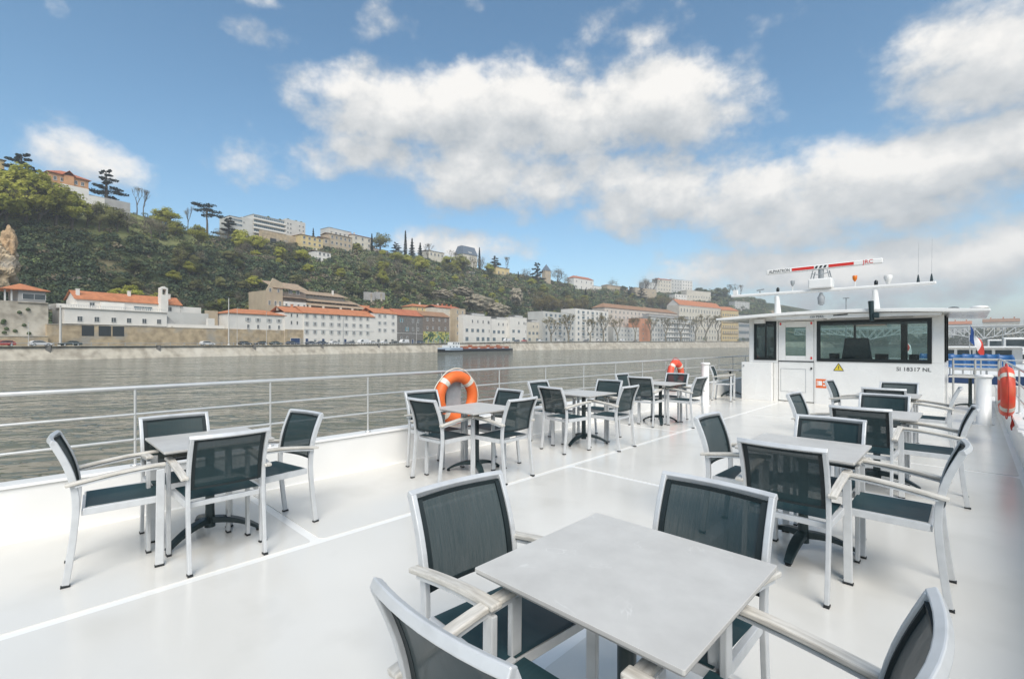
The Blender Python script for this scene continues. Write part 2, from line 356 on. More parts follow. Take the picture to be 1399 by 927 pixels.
def hill_material():
    m = bpy.data.materials.new('hillside_soil'); m.use_nodes = True; N, L = m.node_tree.nodes, m.node_tree.links; b = N['Principled BSDF']; b.inputs['Roughness'].default_value = .95
    b.inputs['Specular IOR Level'].default_value = .1
    tc = N.new('ShaderNodeTexCoord')
    def nz(s, d=8): t = N.new('ShaderNodeTexNoise'); t.inputs['Scale'].default_value = s; t.inputs['Detail'].default_value = d; L.new(tc.outputs['Object'], t.inputs[0]); return t.outputs[0]
    r = N.new('ShaderNodeValToRGB'); el = r.color_ramp.elements; el[0].position = .34; el[0].color = (.022, .034, .018, 1); el[1].position = .7; el[1].color = (.17, .15, .085, 1)
    e = el.new(.5); e.color = (.055, .072, .03, 1); L.new(nz(.09, 10), r.inputs[0])
    mr = N.new('ShaderNodeMapRange'); mr.inputs[1].default_value = .62; mr.inputs[2].default_value = .68; L.new(nz(.045, 9), mr.inputs[0])
    mx = N.new('ShaderNodeMix'); mx.data_type = 'RGBA'; L.new(mr.outputs[0], mx.inputs[0]); L.new(r.outputs[0], mx.inputs[6]); mx.inputs[7].default_value = (.33, .25, .16, 1)
    va = N.new('ShaderNodeVertexColor'); va.layer_name = 'meadow'; gr = N.new('ShaderNodeValToRGB'); gr.color_ramp.elements[0].position = .35; gr.color_ramp.elements[1].position = .7; gr.color_ramp.elements[0].color = (.13, .15, .05, 1); gr.color_ramp.elements[1].color = (.24, .24, .11, 1); L.new(nz(.2, 8), gr.inputs[0])
    m2 = N.new('ShaderNodeMix'); m2.data_type = 'RGBA'; L.new(va.outputs[0], m2.inputs[0]); L.new(mx.outputs[2], m2.inputs[6]); L.new(gr.outputs[0], m2.inputs[7]); L.new(m2.outputs[2], b.inputs['Base Color'])
    bp = N.new('ShaderNodeBump'); bp.inputs['Distance'].default_value = .6; L.new(nz(.8, 6), bp.inputs['Height']); L.new(bp.outputs[0], b.inputs['Normal'])
    return m
def water_material():
    m = bpy.data.materials.new('river_water'); m.use_nodes = True; N, L = m.node_tree.nodes, m.node_tree.links; b = N['Principled BSDF']
    b.inputs['Base Color'].default_value = (.13, .136, .105, 1); b.inputs['Roughness'].default_value = .05; b.inputs['IOR'].default_value = 1.33
    tc = N.new('ShaderNodeTexCoord')
    def nz(s, d, st, rot=20, dist=.0):
        mp = N.new('ShaderNodeMapping'); mp.vector_type = 'TEXTURE'; mp.inputs['Scale'].default_value = st; mp.inputs['Rotation'].default_value = (0, 0, R(rot)); L.new(tc.outputs['Object'], mp.inputs[0])
        t = N.new('ShaderNodeTexNoise'); t.inputs['Scale'].default_value = s; t.inputs['Detail'].default_value = d; t.inputs['Roughness'].default_value = .6; t.inputs['Distortion'].default_value = dist; L.new(mp.outputs[0], t.inputs[0]); return t.outputs[0]
    hs = [(nz(.33, 2.5, (2.1, 1, 1), 48, .6), .75), (nz(.95, 2, (1.7, 1, 1), 36, .4), .34), (nz(.07, 2, (1.6, 1, 1), 60), .8)]
    acc = None
    for h, k in hs:
        mu = N.new('ShaderNodeMath'); mu.operation = 'MULTIPLY'; L.new(h, mu.inputs[0]); mu.inputs[1].default_value = k
        if acc is None: acc = mu.outputs[0]
        else: a = N.new('ShaderNodeMath'); a.operation = 'ADD'; L.new(acc, a.inputs[0]); L.new(mu.outputs[0], a.inputs[1]); acc = a.outputs[0]
    bp = N.new('ShaderNodeBump'); bp.inputs['Distance'].default_value = 4.5; L.new(acc, bp.inputs['Height']); L.new(bp.outputs[0], b.inputs['Normal'])
    wind = nz(.03, 4, (3, 1, 1), 60); mr = N.new('ShaderNodeMapRange'); mr.inputs[1].default_value = .35; mr.inputs[2].default_value = .65; mr.inputs[3].default_value = .45; mr.inputs[4].default_value = 1.0; L.new(wind, mr.inputs[0]); L.new(mr.outputs[0], bp.inputs['Strength'])
    return m
STONE = mat('quay_stone', (.50, .455, .37), .9, var=(.30, .265, .21), vscale=.5, bump=.08, bscale=1.2, var2=(.56, .52, .44), v2scale=.12, detail=10)
STONE2 = mat('tan_rubble_stone', (.50, .395, .255), .9, var=(.31, .24, .155), vscale=.5, bump=.1, bscale=1.4, var2=(.34, .31, .26), v2scale=.2, detail=10)
ASPH = mat('road_asphalt', (.10, .10, .095), .9, var=(.14, .135, .125), vscale=.4)
GRND = mat('bank_ground', (.20, .18, .14), .95, var=(.12, .13, .08), vscale=.05)

def build_setting():
    m = MB(); m.add([(-3900, -3900, -7), (3900, -3900, -7), (3900, 3900, -7), (-3900, 3900, -7)], [(0, 1, 2, 3)])
    tag(m.build('ground', GRND), 'river bed and open country reaching the horizon', 'ground', kind='structure')
    m = MB(); m.add([(-900, -900, WATER), (120, -900, WATER), (420, 3400, WATER), (-900, 3400, WATER)], [(0, 1, 2, 3)])
    tag(m.build('river', water_material()), 'grey green rippled river between the boat and the far quay', 'river', kind='structure')
    ys = list(np.arange(-260, 340, 5.0)) + list(np.arange(340, 900, 14)) + list(np.arange(900, 2700, 90))
    os_ = [1.55, 8, 16, 24, 30] + list(np.arange(33, 142, 4.0)) + [150, 165, 190, 230, 300, 420, 700]
    tag(link('hillside', grid_mesh('hillside', ys, os_, lambda Y, o: (bank(Y) - o, Y, hz(bank(Y) - o, Y)), hill_material())), 'steep wooded hillside rising behind the quayside houses', 'hill', kind='structure')
    me = bpy.data.objects['hillside'].data; at = me.color_attributes.new('meadow', 'FLOAT_COLOR', 'POINT')
    at.data.foreach_set('color', [k for v in me.vertices for k in [1.0 if meadow(v.co.x, v.co.y, v.co.z) else 0.0] * 3 + [1.0]])
    # quay wall: sloping stone face with a coping and dark stair slots
    ys = list(np.arange(-260, 900, 6.0))
    q = thing('quay_wall', 'long pale stone quay wall sloping into the river', 'wall')
    f = grid_mesh('face', ys, [0, .4, .8, 1.2, 1.5], lambda Y, o: (bank(Y) - o * 1.6, Y, WATER - .6 + (quay(Y) - WATER + .6) * o / 1.5 + .03 * wob(Y * 9, o * 7)), STONE)
    link('stone_face', f, q)
    mb = MB(); pts = [(bank(Y) - 2.9, Y, quay(Y) - .06) for Y in ys]; mb.sweep(pts, (1, .2, 0), 1.0, .3); mb.build('coping', STONE, q)
    mb = MB(); pts = [(bank(Y) - 2.55, Y, quay(Y) + .75) for Y in ys if Y < 330]; mb.tube(pts, .06, 4); mb.build('handrail', M['grey'], q)
    post = MB(); post.box((0, 0, .3), (.12, .12, .95)); pm = post.mesh('railing_post', M['grey'])
    for Y in np.arange(-12, 150, 3.6): link('railing_post', pm, q, (bank(Y) - 2.55, Y, quay(Y) + .2))
    slot = MB(); slot.prism([(-.2, -3.2), (3.3, -3.2), (.9, .22), (-.2, .22)], -.5, .5, axis='y'); sm = slot.mesh('stair_slot', ASPH)
    for px in (66, 217, 441, 518, 348): x, y, d = on_line(px, 1.2); o = link('stair_slot', sm, q, (x - .6, y, quay(y) + .0), R(168))
    m = bpy.data.meshes.new('road')
    me = grid_mesh('road', ys, [3.5, 11.5], lambda Y, o: (bank(Y) - o, Y, quay(Y) + .02), ASPH); tag(link('road', me), 'quayside road behind the stone quay wall', 'road', kind='structure')
build_setting()

# ------------------------------------------------------------------ the boat we stand on
PX, SX, Y0, Y1 = -5.12, 0.44, -6.0, 19.0
def rounded_rect(x0, x1, y0, y1, r, n=5):
    pts = []
    for cx, cy, a in ((x1 - r, y0 + r, -90), (x1 - r, y1 - r, 0), (x0 + r, y1 - r, 90), (x0 + r, y0 + r, 180)):
        for i in range(n + 1): t = R(a + 90 * i / n); pts.append((cx + r * math.cos(t), cy + r * math.sin(t)))
    return pts
def build_boat():
    m = MB(); m.bb(PX - .16, SX + .16, Y0, Y1, -.12, 0.0)
    deck = m.build('deck', M['deck']); tag(deck, 'glossy off white steel sun deck of the river boat', 'deck', kind='structure')
    xs = [(PX + .06, -3.515), (-3.445, -1.505), (-1.385, SX - .06)]
    for j, (a, b) in enumerate(xs):
        ycs = [(1.54, -1.5, 1.54)[j] + 6.1 * k for k in range(-2, 4)]
        for i in range(len(ycs) - 1):
            mm = MB(); mm.prism(rounded_rect(a, b, ycs[i] + .035, ycs[i + 1] - .035, .045 if j < 2 else .09), .0005, .0045, axis='z')
            mm.build('deck_panel', M['panel'], deck, bevel=0)
    m = MB(); m.prism([(PX - .16, -.15), (PX - .16, WATER - .8), (SX + .16, WATER - .8), (SX + .16, -.15)], Y0, Y1, axis='y')
    tag(m.build('hull', M['white']), 'white steel hull below the sun deck', 'hull', kind='structure')
    for nm, x0, x1, s in (('bulwark', PX - .16, PX, 1), ('bulwark', SX, SX + .16, -1)):
        m = MB(); m.prism([(x0, -.13), (x1, -.13), (x1, .395), (x0, .395)], Y0, Y1 - 1.6, axis='y'); m.prism([(x0 - .02, .397), (x1 + .02, .397), (x1 + .015, .42), (x0 - .015, .42)], Y0, Y1 - 1.6, axis='y')
        o = m.build('bulwark', M['white'], None, bevel=.006); tag(o, 'low white bulwark along the deck edge ' + ('facing the wooded hill' if s > 0 else 'beside the red lifebuoy'), 'bulwark', kind='structure')
    # railings
    def railing(x, ya, yb, ys, label):
        t = thing('guard_rail', label, 'railing', (x, ya, .41))
        for z, r in ((1.09, .019), (.862, .0105), (.645, .0105)):
            mm = MB(); mm.tube([(0, 0, z - .41), (0, yb - ya, z - .41)], r, 10); mm.build('top_rail' if z > 1 else 'cross_rail', M['steel'], t)
        pm = MB(); pm.tube([(0, 0, 0), (0, 0, .67)], .0105, 8); pm.lathe([(.035, .012), (.035, .02), (.016, .028)], n=10); me = pm.mesh('rail_post', M['steel'])
        for y in ys: link('rail_post', me, t, (0, y - ya, 0))
    railing(PX - .07, Y0, 17.3, [.694 + 1.1 * k for k in range(-6, 16) if .694 + 1.1 * k < 17.3], 'three bar stainless guard rail along the river side facing the hill')
    railing(SX + .08, Y0, 17.3, [1.2 + 1.55 * k for k in range(-4, 11)], 'three bar stainless guard rail behind the red lifebuoy')
    # rail across at the bow, with wire infill
    t = thing('bow_rail', 'white cross railing at the bow in front of the blue seats', 'railing', (-.35, 17.3, 0))
    for z in (1.08, .93, .80, .66): mm = MB(); mm.tube([(0, 0, z), (.85, 0, z)], .02, 8); mm.build('cross_rail', M['steel'], t)
    for x in (0, .42, .85): mm = MB(); mm.tube([(x, 0, 0), (x, 0, 1.09)], .022, 8); mm.build('rail_post', M['steel'], t)
build_boat()

def build_wheelhouse():
    W = 13.70; xa, xb, D = -4.32, -.42, 2.6
    t = thing('wheelhouse', 'low white wheelhouse with black framed windows and broad flat roof', 'wheelhouse', (0, 0, 0))
    wm = M['white2']
    def wall(parts, name='wall'):
        m = MB()
        for b in parts: m.bb(*b)
        return m.build(name, wm, t, bevel=.006)
    th = .06
    # aft wall, facing the deck, in pieces around its openings
    wall([(-2.79, xb, W, W + th, 0, 1.05)], 'lower_wall')
    wall([(-2.79, -2.745, W, W + th, 1.052, 2.2), (-.62, xb, W, W + th, 1.052, 2.2), (-2.743, -.622, W, W + th, 2.03, 2.2)], 'window_surround')
    wall([(xa, -3.66, W, W + th, .99, 1.055), (xa, -4.19, W, W + th, 1.057, 2.2), (-3.72, -3.62, W + .002, W + th, 0, .985), (-3.66, -3.62, W + .002, W + th, .99, 2.2), (-4.188, -3.662, W, W + th, 2.06, 2.2)], 'corner_wall')
    wall([(-2.81, -2.79, W + .002, W + th, 0, 2.2), (-3.618, -2.812, W + .01, W + th, 2.06, 2.2)], 'door_frame')
    # boxed locker left of the door
    m = MB(); m.bb(-4.46, -3.72, W - .18, W - .002, 0, .99); o = m.build('locker', wm, t, bevel=.012)
    m = MB(); m.lathe([(.022, 0), (.022, .02)], n=10); k = m.build('lock', M['grey'], o, loc=(-4.40, W - .182, .90)); k.rotation_euler.x = R(90)
    # door: upper leaf with window, lower leaf with inset panel
    m = MB()
    for b in ((-3.61, -3.45), (-2.99, -2.82)): m.bb(b[0], b[1], W + .012, W + .05, 1.04, 2.045)
    m.bb(-3.449, -2.991, W + .012, W + .05, 1.04, 1.17); m.bb(-3.449, -2.991, W + .012, W + .05, 1.9, 2.045)
    du = m.build('door', wm, t, bevel=.006)
    m = MB(); m.bb(-3.45, -2.99, W + .028, W + .034, 1.17, 1.9); m.build('pane', M['glass'], du)
    for x, z in ((-3.56, 1.99), (-2.87, 1.99), (-2.87, 1.12)):
        m = MB(); m.box((x, W + .008, z), (.035, .012, .06)); m.build('hinge', M['red'], du)
    m = MB(); m.bb(-3.61, -2.82, W + .02, W + .05, .02, 1.02); dl = m.build('door', wm, t, bevel=.006)
    m = MB(); x0, x1, z0, z1, g = -3.56, -2.99, .25, .84, .006
    for b in ((x0, x1, z0, z0 + g), (x0, x1, z1 - g, z1), (x0, x0 + g, z0, z1), (x1 - g, x1, z0, z1)): m.bb(b[0], b[1], W + .014, W + .02, b[2], b[3])
    m.build('panel_seam', M['grey'], dl)
    m = MB(); m.bb(-3.61, -2.82, W + .003, W + .02, 1.02, 1.04); m.build('drip_rail', M['black'], dl)
    m = MB(); m.box((-2.87, W + .01, .86), (.03, .03, .05)); m.build('latch', M['black'], dl)
    # windows
    def window(x0, x1, z0, z1, bw, parent=t, y=W):
        m = MB()
        for b in ((x0, x1, z0, z0 + bw), (x0, x1, z1 - bw, z1), (x0, x0 + bw, z0 + bw, z1 - bw), (x1 - bw, x1, z0 + bw, z1 - bw)): m.bb(b[0], b[1], y - .02, y + .03, b[2], b[3])
        f = m.build('window', M['black'], parent, bevel=.004)
        m = MB(); m.bb(x0 + bw * .6, x1 - bw * .6, y + .002, y + .008, z0 + bw * .6, z1 - bw * .6); m.build('pane', M['glass'], f); return f
    window(-2.75, -.615, 1.045, 2.035, .075)
    window(-4.195, -3.655, 1.05, 2.065, .06)
    m = MB(); m.bb(-2.6, -.92, W - .07, W - .01, 2.075, 2.12); m.build('blind_rail', M['black'], t, bevel=.006)
    # side walls and forward wall, with tall glazing
    for a_ in (xa, xb - th): m = MB(); m.bb(a_, a_ + th, W + th, W + D, 0, 1.05); m.build('side_wall', wm, t)
    m = MB(); m.bb(xa + th, xb - th, W + D - th, W + D, 0, 1.05); m.build('forward_wall', wm, t)
    for x in (xa + .03, xb - .03):
        for y in (W + .13, W + 1.35, W + D - .05): m = MB(); m.bb(x - .03, x + .03, y - .04, y + .04, 1.051, 2.16); m.build('mullion', wm if y < W + .3 else M['black'], t)
    for x in (-3.3, -2.35, -1.28): m = MB(); m.bb(x - (.025 if x != -1.28 else .07), x + (.025 if x != -1.28 else .07), W + D - .06, W + D - .002, 1.051, 2.16); m.build('mullion', M['black'], t)
    m = MB(); m.bb(xa + th, xb - th, W + D - .03, W + D - .024, 1.05, 2.1); m.build('pane', M['glass'], t)
    for a_ in (xa + .03, xb - .036): m = MB(); m.bb(a_, a_ + .006, W + .17, W + D - .09, 1.05, 2.1); m.build('side_pane', M['glass'], t)
    # inside: dark ceiling, console, helm seat, floor
    m = MB(); m.bb(xa + .07, xb - .07, W + .08, W + D - .08, 2.0, 2.06); cl = m.build('ceiling_lining', M['dark'], t)
    for x in (-2.45, -1.35): m = MB(); m.box((x, W + .9, 1.985), (.22, .12, .03)); m.build('ceiling_lamp', M['grey'], cl)
    m = MB(); m.bb(xa + .07, xb - .07, W + D - .75, W + D - .08, .0, 1.02); m.build('console', M['dark'], t, bevel=.02)
    m = MB(); m.bb(xa + .07, xb - .07, W + .07, W + D - .76, .0, .03); m.build('cabin_floor', M['dark'], t)
    m = MB(); m.prism([(-.33, .95), (.33, .95), (.24, 1.62), (-.24, 1.62)], -.06, .06, axis='y'); hs = m.build('helm_seat', M['base'], t, bevel=.03, loc=(-2.05, W + .75, 0))
    m = MB(); m.bb(-.3, .3, -.05, .5, .5, .62); m.bb(-.06, .06, .1, .2, .03, .5); m.build('seat_base', M['base'], hs, bevel=.02)
    for x, w in ((-1.7, .28), (-2.75, .24), (-1.05, .2)): m = MB(); m.box((x, W + D - .5, 1.12), (w, .05, .18)); m.build('monitor', M['black'], t, bevel=.01)
    # roof: cambered slab, overhanging all round
    xs = np.linspace(-5.0, .27, 15); zt = lambda x: 2.265 - .105 * ((x + 2.37) / 2.63) ** 2; m = MB()
    yA, yB = W - .55, W + D + .5
    prof_ = [(x, zt(x)) for x in xs] + [(x, zt(x) - (.05 if abs(x + 2.37) > 2.6 else .075)) for x in xs[::-1]]
    m.prism(prof_, yA, yB, axis='y'); rf = m.build('roof', wm, t, bevel=.012)
    m = MB(); m.prism([(x, zt(x) - .077) for x in (-3.55, -2.4, -.45)] + [(x, 2.08) for x in (-.45, -3.55)], yA + .1, W - .003, axis='y'); m.build('eave_box', wm, rf)
    me = text_mesh('150 PERS.', .075, M['ink']); o = link('lettering', me, rf, (-2.66, yA + .0975, 2.118)); o.rotation_euler.x = R(90)
    me = text_mesh('SI 18317 NL', .118, M['ink']); o = link('lettering', me, t, (-.92, W - .0025, .905)); o.rotation_euler.x = R(90); o.scale = (1.0, 1, 1)
    # signs
    m = MB(); m.prism([(-.10, -.07), (.10, -.07), (0, .105)], -.003, 0, axis='y'); sg = m.build('warning_sign', M['yellow'], t, loc=(-2.3, W - .001, .90))
    m = MB()
    for a, b in (((-.10, -.07), (.10, -.07)), ((.10, -.07), (0, .105)), ((0, .105), (-.10, -.07))): m.sweep([(a[0], -.004, a[1]), (b[0], -.004, b[1])], (0, 1, 0), .003, .012)
    m.box((0, -.005, .015), (.014, .003, .05)); m.box((0, -.005, -.03), (.014, .003, .016)); m.build('symbol', M['ink'], sg)
    m = MB(); m.bb(-.11, .11, -.003, 0, -.11, .11); sg = m.build('fire_sign', M['orange'], t, loc=(-2.66, W - .001, .50))
    m = MB(); m.bb(-.06, .02, -.006, -.0035, -.05, .06); m.bb(.04, .08, -.006, -.0035, .02, .06); m.bb(.04, .09, -.006, -.0035, -.06, -.03); m.bb(-.09, -.075, -.006, -.0035, -.06, .07); m.build('symbol', M['white'], sg)
    # lamp boxes and camera under the roof edge
    m = MB(); m.box((-4.02, W - .12, 2.07), (.25, .12, .12)); m.build('flood_lamp', wm, t, bevel=.01)
    m = MB(); m.box((-2.43, W - .35, 2.13), (.08, .1, .16)); cm = m.build('camera_bracket', wm, t, bevel=.01)
    m = MB(); m.tube([(-2.33, W - .42, 2.14), (-2.05, W - .42, 2.155)], .035, 10); m.build('camera_tube', M['black'], cm)
    m = MB(); m.box((-.60, W - .08, 2.10), (.16, .1, .1)); m.build('flood_lamp', wm, t, bevel=.01)
    # searchlight hanging from the mast post
    m = MB(); m.tube([(-1.60, W - .62, 2.42), (-1.58, W - .62, 1.98)], [.055, .045], 8); m.box((-1.50, W - .64, 2.10), (.1, .09, .12)); m.build('search_light', M['base'], t, bevel=.008)
    # mast beam
    m = MB(); m.prism([(-4.78, 2.75), (-4.78, 2.82), (-.54, 2.82), (-.54, 2.75)], W - .07, W + .07, axis='y'); bm_ = m.build('mast_beam', wm, t, bevel=.02)
    for x in (-3.62, -1.58):
        m = MB(); m.tube([(x, W, 2.2), (x - .02, W, 2.72)], [.085, .055], 10); m.build('mast_post', wm, t)
        m = MB(); m.lathe([(.035, 2.83), (.04, 2.9), (.02, 2.94)], (x, W, 0), 8); m.build('mast_light', M['black'], bm_)
    m = MB(); m.bb(-4.72, -4.62, W - .05, W + .05, 2.83, 2.95); m.build('mast_bracket', wm, bm_)
    for x, mm_ in ((-3.28, M['grey']), (-1.98, M['orl'])):
        m = MB(); m.lathe([(.012, 2.94), (.045, 3.0), (.05, 3.07), (.04, 3.085)], (x, W, 0), 10); m.build('signal_lamp', mm_, bm_)
        m = MB(); m.tube([(x, W, 2.83), (x, W, 2.94)], .012, 6); m.build('lamp_stem', M['white'], bm_)
    m = MB(); m.tube([(-4.05, W, 2.83), (-4.05, W, 2.88)], .02, 6); m.tube([(-4.13, W, 2.9), (-3.95, W, 2.92)], .018, 6); m.build('horn', M['grey'], bm_)
    m = MB(); m.lathe([(.03, 2.835), (.06, 2.9), (.085, 2.98), (.075, 3.03)], (-1.36, W, 0), 12); m.build('dome_aerial', M['white'], bm_)
    for x, h in ((-.84, 3.95), (-.62, 4.0)):
        m = MB(); m.lathe([(.03, 2.82), (.02, 2.92), (.008, 2.99)], (x, W, 0), 8); a = m.build('aerial_base', M['base'], bm_)
        m = MB(); m.tube([(x, W, 3.0), (x + .01, W, h - .25)], [.003, .0015], 5); m.build('whip', M['grey'], a)
    m = MB(); m.lathe([(.03, 2.42), (.07, 2.45), (.08, 2.62), (.05, 2.67), (.03, 2.73)], (-2.66, W, 0), 10); m.build('hanging_lantern', M['grey'], bm_)
    # radar
    m = MB(); m.box((-2.66, W, 2.95), (.5, .32, .24)); rd = m.build('radar_gearbox', M['white'], t, bevel=.03)
    m = MB()
    for x in (-2.86, -2.46):
        for y in (-.12, .12): m.tube([(x, W + y, 3.05), (x + (.05 if x < -2.6 else -.05), W + y, 3.27)], .012, 6)
    m.tube([(-2.66, W, 3.05), (-2.66, W, 3.3)], .06, 10); m.tube([(-2.84, W - .13, 3.2), (-2.66, W - .15, 3.15), (-2.48, W - .13, 3.2)], .01, 6); m.build('radar_cradle', M['grey'], t)
    sca = thing('x', None, None); sca.name = 'radar_scanner_pivot'; bpy.data.objects.remove(sca)
    m = MB(); m.bb(-1.2, 1.2, -.07, .07, -.058, .058); ant = m.build('radar_scanner', M['white'], t, bevel=.02, loc=(-2.66, W, 3.36)); ant.rotation_euler = (0, R(-1.2), R(4))
    def plate(x0, x1, mt, nm): m = MB(); m.bb(x0, x1, -.0735, -.071, -.035, .035); m.build(nm, mt, ant)
    plate(-.62, -.14, M['red'], 'red_band'); plate(.16, .66, M['red'], 'red_band')
    for x in (-.09, .0, .09): m = MB(); m.prism([(x - .04, -.03), (x + .01, -.03), (x + .04, .03), (x - .01, .03)], -.0735, -.071, axis='y'); m.build('dash', M['ink'], ant)
    me = text_mesh('ALPHATRON', .112, M['ink']); o = link('lettering', me, ant, (-.90, -.0725, 0)); o.rotation_euler.x = R(90); o.scale.x = .72
    me = text_mesh('JRC', .125, M['red']); o = link('lettering', me, ant, (.93, -.0725, 0)); o.rotation_euler.x = R(90)
    # roof vents
    m = MB(); m.lathe([(.04, 0), (.04, .03), (.10, .045), (.08, .07), (.03, .08)], n=14); m.build('roof_vent', M['base'], rf, loc=(-.28, W + .3, 2.19))
    m = MB(); m.lathe([(.05, 0), (.05, .03), (.16, .05), (.12, .085), (.03, .1)], n=14); m.build('roof_vent', M['white'], rf, loc=(.12, W + .1, 2.165))
build_wheelhouse()

# ------------------------------------------------------------------ furniture
def post_y(z):            # side profile of the rear post
    pts = [(0, .0), (.2, .027), (.42, .048), (.52, .049), (.62, .038), (.74, .006), (.885, -.058)]
    for (a, ya), (b, yb) in zip(pts, pts[1:]):
        if z <= b: t = (z - a) / (b - a); return ya + (yb - ya) * t
    return pts[-1][1]
def smooth_post(z):
    return sum(post_y(max(0, min(.885, z + k * .03))) for k in (-2, -1, 0, 1, 2)) / 5 if 0.06 < z < .825 else post_y(z)
def make_chair():
    t = thing('armchair', 'x', 'chair')
    for s in (-1, 1):
        m = MB(); m.sweep([(s * .222, smooth_post(z), z) for z in np.linspace(.012, .872, 18)], (1, 0, 0), .023, .036)
        l = m.build('leg', M['alu'], t, bevel=.004)
        m = MB(); m.box((s * .222, .001, .006), (.028, .044, .012)); m.build('foot_cap', M['cap'], l)
        m = MB(); m.sweep([(s * .25, .455, .012), (s * .25, .462, .64)], (1, 0, 0), .023, .046); l = m.build('leg', M['alu'], t, bevel=.004)
        m = MB(); m.box((s * .25, .455, .006), (.028, .052, .012)); m.build('foot_cap', M['cap'], l)
        # armrest with metal strip beneath
        pa = [(s * (.25 - .004), y, .612 + .056 * math.sin(min(1, (y + .01) / .5) * math.pi / 2)) for y in np.linspace(.0, .49, 12)]
        m = MB(); m.sweep(pa, (1, 0, 0), .045, .02); a = m.build('armrest', M['arm'], t, bevel=.005)
        m = MB(); m.sweep([(p[0], p[1], p[2] - .02) for p in pa[1:-1]], (1, 0, 0), .028, .012); m.build('arm_bracket', M['alu'], a)
    m = MB(); zt_ = .874; m.sweep([(x, post_y(.875) - .022 * (1 - (x / .222) ** 2), zt_) for x in np.linspace(-.235, .235, 9)], (0, 0.5, 1), .027, .026); m.build('top_rail', M['alu'], t, bevel=.004)
    m = MB()
    for s in (-1, 1): m.sweep([(s * .218, .08, .435), (s * .232, .44, .44)], (1, 0, 0), .024, .042)
    m.sweep([(-.22, .455, .437), (.22, .455, .437)], (0, 1, 0), .026, .036); m.sweep([(-.21, .085, .425), (.21, .085, .425)], (0, 1, 0), .026, .032); m.build('seat_frame', M['alu'], t, bevel=.003)
    # seat cloth, slightly sagging
    def sheet(fn, nu, nv, mt, name, par=t, sides=True):
        m = MB(); vs = [fn(u / nu, v / nv) for v in range(nv + 1) for u in range(nu + 1)]
        m.add(vs, [(v * (nu + 1) + u, v * (nu + 1) + u + 1, (v + 1) * (nu + 1) + u + 1, (v + 1) * (nu + 1) + u) for v in range(nv) for u in range(nu)], 0, True)
        return m.build(name, mt, par)
    sheet(lambda u, v: ((u - .5) * .425, .09 + v * .375, .459 - .012 * math.sin(math.pi * u) * math.sin(math.pi * v)), 8, 8, M['seat'], 'seat')
    zb, ztp = .535, .852
    fn = lambda u, v: ((u - .5) * .416, smooth_post(zb + v * (ztp - zb)) - .024 * math.sin(math.pi * u) + .004, zb + v * (ztp - zb))
    bk = sheet(fn, 10, 10, M['mesh'], 'backrest')
    m = MB(); e = [fn(0, v / 10) for v in range(11)]; e2 = [fn(1, v / 10) for v in range(11)]
    m.sweep([(p[0] + .008, p[1], p[2]) for p in e], (1, 0, 0), .026, .010); m.sweep([(p[0] - .008, p[1], p[2]) for p in e2], (1, 0, 0), .026, .010)
    b0 = [fn(u / 10, 0) for u in range(11)]; m.sweep(b0, (0, 0, 1), .014, .009); b1 = [fn(u / 10, 1) for u in range(11)]; m.sweep(b1, (0, 0, 1), .016, .009)
    m.build('hem', M['trim'], bk)
    return t
def make_table():
    t = thing('cafe_table', 'x', 'table')
    m = MB(); m.prism(rounded_rect(-.35, .35, -.35, .35, .006, 2), .727, .74, axis='z'); tp = m.build('table_top', M['top'], t, bevel=.0015)
    m = MB(); m.prism(rounded_rect(-.347, .347, -.347, .347, .006, 2), .7215, .7265, axis='z'); m.build('edge_band', M['edge'], tp)
    m = MB(); m.box((0, 0, .708), (.34, .05, .022)); m.box((0, 0, .706), (.05, .34, .022)); m.build('top_bracket', M['base'], t, bevel=.003)
    m = MB(); m.lathe([(.038, .06), (.034, .12), (.031, .2), (.031, .69), (.05, .705)], n=16); m.build('column', M['base'], t)
    for k in range(3):
        a = R(120 * k); d = Vector((math.cos(a), math.sin(a), 0)); sd = Vector((-math.sin(a), math.cos(a), 0)); path = []; ws = []; ts = []
        for i in range(11):
            q = i / 10; path.append(d * (.02 + .33 * q) + Vector((0, 0, .115 - .098 * q ** 2.3))); ws.append(.062 * (1 - .2 * q) + .012 * math.sin(q * 3.1)); ts.append(.05 * (1 - .62 * q))
        m = MB(); m.sweep(path, sd, ws, ts, 0, False); l = m.build('leg', M['base'], t, bevel=.007)
        m = MB(); m.lathe([(.018, 0), (.02, .012)], (d.x * .338, d.y * .338, 0), 10); m.build('foot_cap', M['cap'], l)
    return t
ORD = {1: 'nearest', 2: 'second', 3: 'third', 4: 'fourth'}
